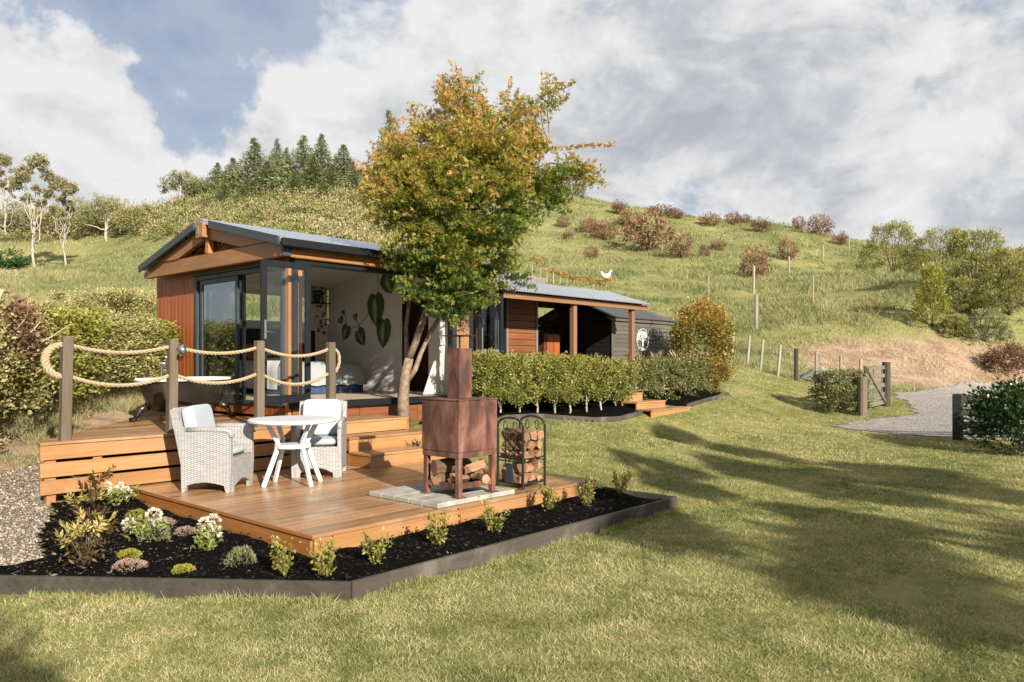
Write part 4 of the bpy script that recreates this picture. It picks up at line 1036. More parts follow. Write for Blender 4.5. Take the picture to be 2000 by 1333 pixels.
# steps and edging of the verandah garden
vs_ = thing('verandah_steps', (13.8, 8.3, 0.6), 'three timber steps between the two verandah hedges', 'steps')
for (x0, x1, y0, z0, z1) in ((13.0, 13.75, 8.62, 0.83, 0.995), (13.0, 14.10, 8.28, 0.69, 0.83), (13.0, 14.55, 7.94, 0.52, 0.69)):
    bx('riser', 'deck_face', vs_, x0, x1, y0, y0 + 0.03, z0 - 0.08, z1 - 0.034, 0.003)
    for i in range(2): bx('tread', 'deck_top', vs_, x0, x1 + 0.01, y0 - 0.015 + i * 0.18, y0 + 0.16 + i * 0.18, z1 - 0.032, z1, 0.003)
ge = thing('verandah_edging', (11, 8.2, 0.65), 'dark timber edging along the foot of the verandah hedges', 'edging')
for a, b in (((8.3, 8.28), (10.6, 8.2)), ((10.6, 8.2), (12.95, 8.12)), ((14.6, 8.05), (16.2, 8.15)), ((16.2, 8.15), (17.9, 8.6))):
    for q in range(3):
        p_, q_ = [tuple(np.array(a) + (np.array(b) - np.array(a)) * (q + e) / 3) for e in (0, 1)]
        MB().beam((*p_, gz(*p_) + 0.02), (*q_, gz(*q_) + 0.02), 0.03, 0.13).build('edging_board', 'edging', ge)
for nm, pl in (('hedge_mulch', [(8.25, 8.3), (10.6, 8.22), (12.98, 8.14), (12.98, 9.3), (8.25, 9.4)]), ('hedge_mulch', [(13.9, 8.85), (14.6, 8.08), (16.2, 8.18), (17.9, 8.62), (17.9, 10.6), (13.9, 10.6)])):
    sheet(nm, [latd(*q) for q in pl], 'mulch_base', 0.12, 0.03, 'dark mulch under the verandah hedge')

# ------------------------------------------------------------------ furniture of the room
def soft(w, d, h, n=4.0, nu=28, nv=14, puff=1.0):
    """cushion-like rounded block centred on the origin"""
    vs, fs = [], []
    sp = lambda c, e: math.copysign(abs(c) ** e, c)
    for i in range(nv + 1):
        ph = -math.pi / 2 + math.pi * i / nv
        for j in range(nu):
            th = 2 * math.pi * j / nu
            vs.append((w / 2 * sp(math.cos(ph), 2 / n * puff) * sp(math.cos(th), 2 / n), d / 2 * sp(math.cos(ph), 2 / n * puff) * sp(math.sin(th), 2 / n), h / 2 * sp(math.sin(ph), 2 / n if n > 6 else 1.0)))
    for i in range(nv):
        for j in range(nu): fs.append((i * nu + j, i * nu + (j + 1) % nu, (i + 1) * nu + (j + 1) % nu, (i + 1) * nu + j))
    m_ = MB(); m_.add(vs, fs)
    return m_
def moved(mb, M):
    o = MB(); o.turned(M, mb); return o
T_ = Matrix.Translation
def R_(a, ax): return Matrix.Rotation(a, 4, ax)

bed = thing('bed', (8.15, 12.8, FL), 'bed with pale grey cover over a dark blue base inside the cabin', 'bed')
bx('base', 'blue_cloth', bed, 7.36, 8.94, 11.78, 13.9, FL, FL + 0.30, 0.02)
mb = MB()
# draped cover: a sheet with rounded fall at foot and sides
nx, ny = 26, 30; vs, fs = [], []
for j in range(ny + 1):
    for i in range(nx + 1):
        u_, v_ = i / nx * 2 - 1, j / ny
        xx = 8.15 + 0.93 * u_; yy = 11.66 + 2.24 * v_
        ex = max(0, abs(u_) - 0.78) / 0.22; ey = max(0, 0.13 - v_) / 0.13
        e = min(1, math.hypot(ex, ey))
        zz = FL + 0.585 - 0.33 * (1 - math.sqrt(max(0, 1 - e * e))) - 0.10 * e ** 3 + 0.012 * math.sin(xx * 19 + yy * 7) * e + 0.006 * math.sin(xx * 9) * math.cos(yy * 8)
        vs.append((xx - 0.06 * e * ex * math.copysign(1, u_), yy + 0.05 * e * ey, zz))
for j in range(ny):
    for i in range(nx): a = j * (nx + 1) + i; fs.append((a, a + 1, a + nx + 2, a + nx + 1))
mb.add(vs, fs).build('cover', 'linen_grey', bed, smooth=True)
bx('mattress', 'linen_white', bed, 7.40, 8.90, 11.85, 13.88, FL + 0.30, FL + 0.54, 0.04)
bx('headboard', 'black_panel', bed, 7.1, 9.3, 13.93, 13.99, FL, 2.30, 0.006)
for (xx, yy, m_, s) in ((7.75, 13.72, 'red_cloth', 1), (8.2, 13.75, 'teal_cloth', 1.0), (8.65, 13.72, 'red_cloth', 1), (7.6, 13.5, 'pink_cloth', .9), (8.0, 13.42, 'teal_cloth', .8), (8.5, 13.45, 'red_cloth', .7)):
    moved(soft(0.46 * s, 0.14, 0.36 * s), T_((xx, yy, FL + 0.60 + 0.17 * s)) @ R_(-0.3, 'X')).build('pillow', m_, bed, smooth=True)
th = thing('throw_blanket', (7.2, 12.6, FL + 0.5), 'pale white throw hanging over the bed side behind the glass', 'blanket')
vs, fs = [], []
for j in range(13):
    for i in range(15):
        yy = 11.9 + 1.45 * j / 12; t = i / 14
        xx = 7.55 - 0.36 * min(1, t * 1.6) - 0.02 * math.sin(j * 1.9) * t; zz = FL + 0.605 if t < 0.5 else FL + 0.60 - (t - 0.5) * 1.0
        vs.append((xx - 0.02, yy, zz))
for j in range(12):
    for i in range(14): a = j * 15 + i; fs.append((a, a + 1, a + 16, a + 15))
MB().add(vs, fs).build('cloth', 'linen_white', th, smooth=True)
def curtain(name, x0, x1, y0, zt, zb, tie, side, label, xplane=False):
    t = thing(name, ((x0 + x1) / 2, y0, zb), label, 'curtain')
    vs, fs = [], []; nz, nx = 30, 34
    for j in range(nz + 1):
        z = zt + (zb - zt) * j / nz
        if z > tie: q = ((z - tie) / (zt - tie)) ** 1.3
        else: q = ((tie - z) / (tie - zb)) ** 0.9 * 0.95
        q = 0.12 + 0.88 * q
        for i in range(nx + 1):
            s = i / nx
            a = x1 - (x1 - x0) * (1 - s) * q if side > 0 else x0 + (x1 - x0) * s * q
            dp = 0.03 * math.sin(s * 34 + math.sin(j * .13))
            vs.append((y0 + dp, a, z) if xplane else (a, y0 + dp, z))
    for j in range(nz):
        for i in range(nx): a = j * (nx + 1) + i; fs.append((a, a + 1, a + nx + 2, a + nx + 1))
    MB().add(vs, fs).build('cloth', 'sheer', t, smooth=True)
    c = (x1 - 0.06 if side > 0 else x0 + 0.06)
    ring = [(c + 0.07 * math.cos(q), y0 + 0.05 * math.sin(q), tie) for q in np.linspace(0, 6.283, 13)]
    if xplane: ring = [(b, a, z) for a, b, z in ring]
    MB().tube(ring, 0.012, 5, False).build('tie', 'linen_white', t)
curtain('curtain', 8.70, 9.24, 9.86, 3.0, FL + 0.02, 1.95, 1, 'white sheer curtain tied back beside the right end of the doorway')
curtain('curtain', 11.55, 12.35, 6.2, 3.0, FL + 0.02, 1.75, 1, 'white sheer curtain tied back behind the sliding glass door', True)
shf = thing('plant_shelf', (9.35, 13.9, 2.3), 'dark wall shelf with a trailing plant in the corner of the room', 'shelf')
p0 = at_y(622, 592, 13.9)
bx('board', 'black_panel', shf, p0.x - 0.24, p0.x + 0.24, 13.80, 13.99, p0.z - 0.02, p0.z, 0.003)
MB().lathe([(0.05, 0), (0.085, 0.13), (0.09, 0.16)], 12, (p0.x - 0.05, 13.88, p0.z)).build('pot', 'black_panel', shf)
rr = np.random.default_rng(4)
P = np.concatenate([np.stack([p0.x - 0.05 + rr.normal(size=60) * .09, 13.85 + rr.normal(size=60) * .04, p0.z + .2 + rr.normal(size=60) * .06], 1), np.stack([p0.x + np.repeat([-.1, .02, .12], 9) + rr.normal(size=27) * .03, np.full(27, 13.80), p0.z - np.tile(np.linspace(.05, .6, 9), 3)], 1)])
V, F, li = leaf_arrays(P - np.array([9.35, 13.9, 2.3]), 0.085, np.tile([0, -.3, -.6], (len(P), 1)), rr, 0.7)
mesh_np('foliage', V, F, 'leaf_camellia', rr.random(len(P))[li], parent=shf)

# ------------------------------------------------------------------ bath tub on the upper deck
tubc = (5.12, 11.0, UD)
tb = thing('bath_tub', tubc, 'dark claw foot bath tub with white rim on the upper deck', 'bath tub', rz=math.radians(22))
def oval(a, b, z, n=40, e=2.6, shift=0.0):
    o = []
    for j in range(n):
        t = 2 * math.pi * j / n
        o.append((a * math.copysign(abs(math.cos(t)) ** (2 / e), math.cos(t)) + shift, b * math.copysign(abs(math.sin(t)) ** (2 / e), math.sin(t)), z))
    return o
def loft(rings, capb=True, capt=False):
    n = len(rings[0]); m_ = MB(); vs = [p for r0 in rings for p in r0]; fs = []
    for i in range(len(rings) - 1):
        for j in range(n): fs.append((i * n + j, i * n + (j + 1) % n, (i + 1) * n + (j + 1) % n, (i + 1) * n + j))
    if capb: fs.append(tuple(range(n)))
    if capt: fs.append(tuple((len(rings) - 1) * n + j for j in range(n)))
    m_.add(vs, fs); return m_
loft([oval(0.40, 0.20, 0.13), oval(0.52, 0.27, 0.16), oval(0.60, 0.32, 0.25), oval(0.66, 0.345, 0.40), oval(0.71, 0.36, 0.565)]).build('body', 'dark_bronze', tb, smooth=True, local=True)
loft([oval(0.70, 0.35, 0.566), oval(0.775, 0.40, 0.572), oval(0.785, 0.41, 0.595), oval(0.77, 0.395, 0.615), oval(0.70, 0.345, 0.61), oval(0.64, 0.31, 0.45), oval(0.52, 0.24, 0.22), oval(0.3, 0.12, 0.19)], False, True).build('rim', 'white_paint', tb, smooth=True, local=True)
for sx in (-1, 1):
    for sy in (-1, 1):
        MB().tube([(sx * .46, sy * .22, .22), (sx * .55, sy * .28, .17), (sx * .58, sy * .30, .09), (sx * .60, sy * .32, .04), (sx * .66, sy * .36, .03)], [.06, .05, .03, .035, .03], 8).build('foot', 'dark_bronze', tb, smooth=True, local=True)
tap = thing('bath_taps', (4.62, 10.98, UD), 'freestanding chrome bath taps at the hidden end of the tub', 'taps')
pt = at(316, 745, 10.8)
for dx in (0, 0.12):
    MB().tube([(pt.x + dx, pt.y, UD), (pt.x + dx, pt.y, 1.62)], 0.016, 8).build('pipe', 'chrome', tap, smooth=True)
MB().tube([(pt.x - 0.04, pt.y, 1.62), (pt.x + 0.16, pt.y, 1.62)], 0.018, 8).build('cross_bar', 'chrome', tap, smooth=True)
MB().tube([(pt.x + 0.06, pt.y, 1.62), (pt.x + 0.06, pt.y, 1.72), (pt.x + 0.15, pt.y, 1.74), (pt.x + 0.2, pt.y, 1.68)], 0.013, 8).build('spout', 'chrome', tap, smooth=True)

# ------------------------------------------------------------------ wicker armchairs
def wicker_chair(loc, rz, label):
    t = thing('wicker_armchair', loc, label, 'armchair', 'white wicker armchairs on the lower deck', rz)
    def panel(poly, y0, y1, nm):
        MB().prism([(a, y0, b) for a, b in poly], (0, y1 - y0, 0)).build(nm, 'wicker', t, local=True)
    arch = [(-.215 + .42 * q, .075 + .035 * math.sin(math.pi * q)) for q in np.linspace(0, 1, 9)]
    side = [(-.275, 0.0), (-.235, 0.0)] + arch + [(.225, 0.0), (.268, 0.0), (.285, .30), (.280, .60), (.255, .655), (.20, .67), (-.22, .665), (-.27, .70), (-.335, .885), (-.375, .905), (-.405, .885), (-.33, .55), (-.28, .30)]
    panel(side, -.30, -.25, 'side_panel'); panel(side, .25, .30, 'side_panel')
    # front apron with an arched foot
    ap = [(-.249, 0.0), (-.20, 0.0), (-.195, .06)] + [(-.19 + .38 * q, .06 + .06 * math.sin(math.pi * q)) for q in np.linspace(0, 1, 9)] + [(.195, .06), (.20, 0.0), (.249, 0.0), (.249, .375), (-.249, .375)]
    MB().prism([(.235, a, b) for a, b in ap], (.045, 0, 0)).build('front_apron', 'wicker', t, local=True)
    MB().box(-.30, .234, -.249, .249, .33, .372, 0.01).build('seat_deck', 'wicker', t, local=True)
    bk = [(-.285, .10), (-.245, .10), (-.26, .50), (-.345, .90), (-.385, .915), (-.405, .895), (-.30, .50)]
    MB().prism([(a, -.249, b) for a, b in bk], (0, .498, 0)).build('backrest', 'wicker', t, local=True)
    for sy in (-1, 1):
        MB().tube([(-.225, sy * .275, .672), (0, sy * .277, .678), (.20, sy * .277, .676), (.262, sy * .277, .655), (.285, sy * .277, .60)], .032, 8).build('arm_roll', 'wicker', t, smooth=True, local=True)
    for sx, sy in ((-.255, -.275), (-.255, .275), (.247, -.275), (.247, .275)):
        MB().tube([(sx, sy, 0), (sx, sy, .12)], [.021, .026], 8).build('leg', 'wicker', t, smooth=True, local=True)
    moved(soft(.50, .485, .105, 5), T_((0.0, 0, .425))).build('seat_cushion', 'cushion', t, smooth=True, local=True)
    moved(soft(.15, .485, .47, 7), T_((-.21, 0, .70)) @ R_(-.22, 'Y')).build('back_cushion', 'cushion', t, smooth=True, local=True)
    return t
wicker_chair((4.18, 8.16, LD), math.radians(-52.6), 'white wicker armchair seen from the side at the left of the table')
wicker_chair((5.54, 8.20, LD), math.radians(-132), 'white wicker armchair facing the camera behind the table')

tbl = thing('round_table', (4.87, 7.75, LD), 'round white garden table on four splayed legs', 'table', rz=math.radians(-48))
MB().lathe([(0.44, .718), (0.485, .722), (0.497, .735), (0.497, .752), (0.485, .765), (0.43, .768)], 48).build('tabletop', 'table_white', tbl, smooth=False, local=True)
for q in range(4):
    a = math.radians(38 + 90 * q + (14 if q % 2 else 0)); c, s = math.cos(a), math.sin(a)
    def pt_(r0, z): return (r0 * c, r0 * s, z)
    mb = MB()
    for (r0, z0), (r1, z1) in (((.345, 0), (.19, .40)), ((.19, .395), (.175, .50)), ((.175, .495), (.30, .72))):
        mb.beam(pt_(r0, z0), pt_(r1, z1), .052, .034, (-s, c, 0), .006)
    mb.build('leg', 'table_white', tbl, local=True)
MB().lathe([(.16, .43), (.205, .432), (.205, .475), (.16, .478)], 28).build('lower_ring', 'table_white', tbl, local=True)

# ------------------------------------------------------------------ hearth, fireplace and firewood
he = thing('hearth', (5.56, 5.96, LD), 'square of pale concrete pavers under the rusty fireplace', 'hearth')
for i in range(3):
    for j in range(5):
        x0, y0 = 5.0 + i * 0.375, 5.43 + j * 0.215
        bx('paver', 'paver', he, x0, x0 + 0.371, y0, y0 + 0.211, LD + 0.001, LD + 0.05 + r_.uniform(-.002, .002), 0.006)
HZ = LD + 0.052
fx0, fx1, fy0, fy1 = 5.33, 5.87, 5.48, 6.01
fp = thing('fireplace', (5.6, 5.75, HZ), 'rusty square steel outdoor fireplace with tall box chimney', 'fireplace')
for xx in (fx0, fx1 - 0.055):
    for yy in (fy0, fy1 - 0.055):
        bx('leg', 'rust', fp, xx, xx + 0.055, yy, yy + 0.055, HZ, 0.70, 0.003)
        MB().box(xx - .03, xx + .085, yy - .03, yy + .085, HZ - .0005, HZ + .005).build('foot_plate', 'rust', fp)
bx('firebox', 'rust', fp, fx0 - .012, fx1 + .012, fy0 - .012, fy1 + .012, 0.735, 1.255, 0.004)
bx('base_frame', 'rust', fp, fx0 - .006, fx1 + .006, fy0 - .006, fy1 + .006, 0.675, 0.733, 0.003)
bx('top_plate', 'rust', fp, fx0 - .02, fx1 + .02, fy0 - .02, fy1 + .02, 1.256, 1.268, 0.002)
bx('shelf', 'rust', fp, fx0 + .01, fx1 - .01, fy0 + .01, fy1 - .01, 0.372, 0.382, 0)
for a in ((fx0 + .056, fx1 - .056, fy0 + .005, fy0 + .035), (fx0 + .056, fx1 - .056, fy1 - .035, fy1 - .005), (fx0 + .005, fx0 + .035, fy0 + .056, fy1 - .056), (fx1 - .035, fx1 - .005, fy0 + .056, fy1 - .056)):
    bx('rail', 'rust', fp, *a, 0.365, 0.42, 0.002)
cx, cy = 5.60, 5.745
bx('chimney', 'rust', fp, cx - .092, cx + .092, cy - .092, cy + .092, 1.2685, 1.79, 0.003)
for sx in (-1, 1):
    for sy in (-1, 1): bx('cap_strut', 'black_iron', fp, cx + sx * .075 - .006, cx + sx * .075 + .006, cy + sy * .075 - .006, cy + sy * .075 + .006, 1.7905, 1.915, 0)
bx('chimney_cap', 'black_iron', fp, cx - .135, cx + .135, cy - .135, cy + .135, 1.9155, 1.927, 0.002)
def log(p, axis, L, rad, seed, label, group, split=True, roll=0.0):
    q = random.Random(seed); n_ = q.choice((4, 4, 5, 3)) if split else 10
    poly = []
    for j in range(n_):
        a = roll + 2 * math.pi * j / n_ + q.uniform(-.25, .25) * (1 if split else .2)
        rr0 = rad * (q.uniform(.75, 1.15) if split else q.uniform(.94, 1.05))
        poly.append((rr0 * math.cos(a), rr0 * math.sin(a)))
    ax = Vector(axis).normalized(); e1 = ax.cross(Vector((0, 0, 1))); e1 = e1.normalized() if e1.length > .1 else Vector((1, 0, 0)); e2 = ax.cross(e1)
    seg = 5; vs, fs = [], []
    for i in range(seg + 1):
        o = ax * (L * (i / seg - .5)) + (e1 * q.uniform(-1, 1) + e2 * q.uniform(-1, 1)) * rad * .06
        for a, b in poly:
            k0 = 1 + q.uniform(-.06, .06); vs.append(o + e1 * a * k0 + e2 * b * k0)
    for i in range(seg):
        for j in range(n_): fs.append((i * n_ + j, i * n_ + (j + 1) % n_, (i + 1) * n_ + (j + 1) % n_, (i + 1) * n_ + j))
    fs.append(tuple(range(n_))); fs.append(tuple(seg * n_ + j for j in range(n_)))
    mb = MB().add(vs, fs); me = mb.build('firewood_log', 'split_wood' if split else 'bark', None, loc=None, local=True)
    me.location = p
    me.data.materials.append(MATS['bark']); me.data.materials.append(MATS['split_wood'])
    for i, pl in enumerate(me.data.polygons):
        if pl.index >= len(fs) - 2: pl.material_index = 2
        elif split and (pl.index % n_) == 0: pl.material_index = 1
    tag(me, label, 'firewood', group)
    return me
# logs on the shelf below the firebox
for i, (p, ax, L, rd, sp_) in enumerate((((5.45, 5.83, .455), (1, .1, 0), .24, .075, False), ((5.44, 5.80, .565), (.9, -.25, .05), .26, .082, False), ((5.47, 5.62, .44), (1, 0, 0), .22, .055, True),
                                        ((5.72, 5.56, .435), (.2, 1, 0), .2, .05, False), ((5.70, 5.60, .545), (1, .15, .12), .30, .072, True), ((5.66, 5.75, .45), (1, -.1, 0), .3, .068, True), ((5.78, 5.66, .46), (1, .3, -.1), .2, .06, True), ((5.66, 5.85, .565), (1, 0, .06), .32, .07, True))):
    log(p, ax, L, rd, 20 + i, ('round bark log lowest at the back left under the fireplace', 'thick round bark log on top at the left under the fireplace', 'split log at the front left corner under the fireplace', 'small round log end at the front right under the fireplace', 'large split log on top at the front right under the fireplace', 'split log in the middle of the shelf under the fireplace', 'short split log at the right end under the fireplace', 'split log on top at the back under the fireplace')[i], 'logs under the fireplace', sp_)
# wrought iron log rack
rk = thing('log_rack', (6.56, 5.73, LD), 'black wrought iron log rack with two arched ends', 'log rack')
rx0, rx1, ry0, ry1 = 6.38, 6.76, 5.54, 5.92
for xx in (rx0, rx1):
    for yy in (ry0, ry1): bx('leg', 'black_iron', rk, xx - .011, xx + .011, yy - .011, yy + .011, LD, LD + .69, 0.002)
    ym = (ry0 + ry1) / 2; w = (ry1 - ry0) / 2
    MB().tube([(xx, ym + w * math.cos(t), LD + .69 + .10 * math.sin(t)) for t in np.linspace(0, math.pi, 17)], .012, 6).build('arch', 'black_iron', rk, smooth=True)
    for q in (-.35, .35):
        yy = ym + q * w * 1.1; zt = LD + .695
        MB().tube([(xx, yy, LD + .25), (xx, yy, zt - .05)], .007, 6).build('bar', 'black_iron', rk)
        MB().tube([(xx, yy + .028 * math.cos(t), zt + .052 * math.sin(t)) for t in np.linspace(-1.57, 4.71, 17)], .006, 5, False).build('loop', 'black_iron', rk, smooth=True)
    for zz in (LD + .06, LD + .30, LD + .335): MB().tube([(xx, ry0, zz), (xx, ry1, zz)], .008, 6).build('cross_rail', 'black_iron', rk)
for yy in (ry0, ry1):
    for zz in (LD + .06, LD + .335): MB().tube([(rx0, yy, zz), (rx1, yy, zz)], .008, 6).build('side_rail', 'black_iron', rk)
bx('tray', 'black_iron', rk, rx0, rx1, ry0, ry1, LD + .045, LD + .056, 0.001)
sv = thing('ash_shovel', (6.355, 5.72, LD + .06), 'grey metal ash shovel hanging on the end of the log rack', 'shovel')
MB().prism([(6.362, 5.66, LD + .06), (6.362, 5.80, LD + .06), (6.362, 5.77, LD + .27), (6.362, 5.69, LD + .27)], (.008, 0, 0)).build('blade', 'frame_grey', sv)
MB().tube([(6.36, 5.73, LD + .27), (6.36, 5.73, LD + .60)], .008, 6).build('handle', 'black_iron', sv)
k_ = 0
for lev in range(5):
    for j in range(3):
        zz = LD + .112 + lev * .114 + r_.uniform(-.01, .01)
        if lev >= 2: zz += .02
        log((6.455 + j * .115 + r_.uniform(-.01, .01), 5.72 + r_.uniform(-.015, .015), zz), (r_.uniform(-.12, .12), 1, r_.uniform(-.08, .08)), .33 + r_.uniform(-.06, .03), .064 + r_.uniform(-.010, .008), 60 + k_, f'split log at the {("left", "middle", "right")[j]} of the {("lowest", "second", "middle", "fourth", "topmost")[lev]} row in the iron rack', 'logs in the iron rack', True, r_.uniform(0, 1.5)); k_ += 1

# ------------------------------------------------------------------ garden bed
EL = [(-1.2, 9.95), (1.62, 6.36), E1, E2, (7.66, 5.36)]
ed = thing('garden_edging', (3.2, 4.36, 0), 'low dark timber edging boards round the mulched garden bed', 'edging')
for i in range(4):
    a, b = Vector((*EL[i], 0)), Vector((*EL[i + 1], 0)); t = (b - a).normalized()
    za, zb = (0.05 if i else gz(*EL[0]) + .05), 0.05
    MB().beam((a.x, a.y, za), (b.x + t.x * .0, b.y, zb), 0.038, 0.15, c=.003).build('edging_board', 'edging', ed)
BED = [(0.6, 7.6), (1.62, 6.40), (3.22, 4.40), (7.63, 4.40), (7.63, 5.37), (3.58, 5.39), (3.58, 8.96), (2.7, 8.98), (2.2, 8.6)]
g = np.arange(0.3, 7.8, 0.09); g2 = np.arange(4.2, 9.1, 0.09)
A, B = np.meshgrid(g, g2, indexing='ij'); idx = np.arange(A.size).reshape(A.shape)
ca, cb = A[:-1, :-1] + .045, B[:-1, :-1] + .045
def mulch_z(x, y):
    l, d = latd(x, y)
    return np.maximum(terr(l, d), 0) * 0.95 + 0.07 + 0.07 * (fbm(np.asarray(x) * 2.5, np.asarray(y) * 2.5, 41, 3) - .4) + 0.03 * (fbm(np.asarray(x) * 11, np.asarray(y) * 11, 43, 2) - .5)
kp = in_poly(ca, cb, BED) & ~in_poly(latd(ca, cb)[0], latd(ca, cb)[1], [(a_, b_) for a_, b_ in PATH_LD])
F = np.stack([idx[:-1, :-1], idx[1:, :-1], idx[1:, 1:], idx[:-1, 1:]], -1)[kp]
used = np.unique(F); mp_ = np.zeros(A.size, int); mp_[used] = np.arange(len(used))
V = np.stack([A.ravel()[used], B.ravel()[used], mulch_z(A.ravel()[used], B.ravel()[used])], 1)
tag(mesh_np('mulch_bed', V, mp_[F], 'mulch_base', smooth=True), 'black mulch of the garden bed', None, kind='structure')
rr = np.random.default_rng(12); n = 26000
x = rr.uniform(0.4, 7.62, n); y = rr.uniform(4.4, 8.95, n)
kp = in_poly(x, y, BED); l_, d_ = latd(x, y); kp &= ~in_poly(l_, d_, PATH_LD); x, y = x[kp], y[kp]; n = len(x)
P = np.stack([x, y, mulch_z(x, y) + rr.uniform(0, .018, n)], 1)
dr = np.stack([rr.normal(size=n), rr.normal(size=n), rr.normal(size=n) * .25], 1)
V, F, li = leaf_arrays(P, 0.012 + 0.045 * rr.random(n) ** 2.5, unit(dr), rr, 0.34, 0.0, flat=2.0)
tn = rr.random(n) ** 1.6; tn = np.where((x < 3.0) & (rr.random(n) < .35) & (y > 6), 0.97, tn)
tag(mesh_np('mulch_chips', V, F, 'chip', tn[li]), 'loose dark bark chips on the garden bed', None, kind='stuff')

# ------------------------------------------------------------------ plants
def grab(o):
    """keep the mesh, drop the object: it will be shared by copies"""
    me = o.data; bpy.data.objects.remove(o); return me
def plant(name, parts, loc, label, cat, group=None, scale=1.0, rz=0.0):
    t = thing(name, loc, label, cat, group, rz)
    t.scale = scale if hasattr(scale, '__len__') else (scale,) * 3
    for nm, me in parts:
        o = link(bpy.data.objects.new(nm, me)); o.parent = t
    return t
def foliage(P, dirs, size, mat, tint, r, width=.5, spread=.8, shape='diamond', flat=0.0, name='foliage'):
    V, F, li = leaf_arrays(P, size, dirs, r, width, spread, shape, flat)
    return grab(mesh_np(name, V, F, mat, tint[li]))
def stems(paths, mat, name='stems', n=6):
    mb = MB()
    for p, rad in paths: mb.tube(p, rad, n)
    return grab(mb.build(name, mat, None, local=True, smooth=True))
def wob(p, q, n, a, r):
    p, q = np.array(p, float), np.array(q, float); t = np.linspace(0, 1, n)[:, None]
    o = np.cumsum(r.normal(size=(n, 3)), 0) * a; o = o - o[0] - t * (o[-1] - o[0])
    return [tuple(v) for v in (p + (q - p) * t + o)]
def limb(p, q, r0, r1, r, n=6, a=0.03): return wob(p, q, n, a * np.linalg.norm(np.array(q) - np.array(p)), r), list(np.linspace(r0, r1, n))

# --- Japanese maple by the end of the upper deck
r = np.random.default_rng(77)
mb0 = np.array([7.86, 9.33, 0.55])
def mp3(px, py, d): return np.array(at(px, py, d)) - mb0
tr = []
tr.append(([mp3(788, 830, 12.0), mp3(787, 780, 12.0), mp3(791, 735, 11.98), mp3(799, 700, 11.95)], [.115, .09, .083, .07]))
tr.append(([mp3(797, 705, 11.95), mp3(812, 668, 11.9), mp3(828, 620, 11.85), mp3(842, 585, 11.8), mp3(866, 540, 11.75), mp3(890, 480, 11.8), mp3(910, 420, 11.9), mp3(915, 340, 12), mp3(905, 250, 12)], [.062, .055, .05, .047, .043, .038, .032, .024, .012]))
tr.append(([mp3(795, 745, 12.0), mp3(811, 722, 11.98), mp3(822, 690, 12.0), mp3(842, 648, 12.05), mp3(868, 605, 12.1), mp3(905, 550, 12.2), mp3(960, 480, 12.3), mp3(1010, 400, 12.4), mp3(1040, 320, 12.5)], [.05, .042, .037, .035, .033, .03, .026, .02, .01]))
tr.append(([mp3(795, 715, 12.05), mp3(794, 680, 12.2), mp3(793, 640, 12.4), mp3(800, 580, 12.6), mp3(806, 500, 12.7), mp3(800, 420, 12.7)], [.04, .036, .034, .03, .022, .01]))
LOB = [(805, 330, 11.5, 70), (765, 345, 11.3, 42), (755, 400, 11.2, 30), (870, 240, 12.1, 66), (905, 190, 12.0, 26), (860, 185, 12.0, 18), (985, 255, 12.3, 66), (1000, 300, 12.2, 60), (1060, 200, 12.5, 30), (1085, 175, 12.5, 14), (935, 320, 11.5, 95), (860, 390, 11.2, 85), (800, 415, 11.1, 56), (950, 420, 11.5, 85),
       (1040, 375, 12.2, 66), (1095, 360, 12.4, 46), (1135, 345, 12.5, 22), (1150, 330, 12.5, 10), (815, 488, 11.2, 52), (880, 500, 11.3, 66), (950, 500, 12.7, 52), (840, 545, 11.3, 50), (900, 565, 11.6, 44), (950, 545, 13.1, 36), (885, 605, 11.7, 26), (868, 622, 11.7, 16), (965, 465, 13.0, 40), (1000, 545, 13.2, 22), (905, 600, 11.5, 30), (872, 628, 11.5, 20), (930, 570, 12.9, 30), (830, 570, 11.4, 26), (750, 370, 12.6, 26), (925, 165, 12.1, 12), (870, 300, 12.8, 80), (960, 330, 13.0, 90)]
PP, DD, TT = [], [], []
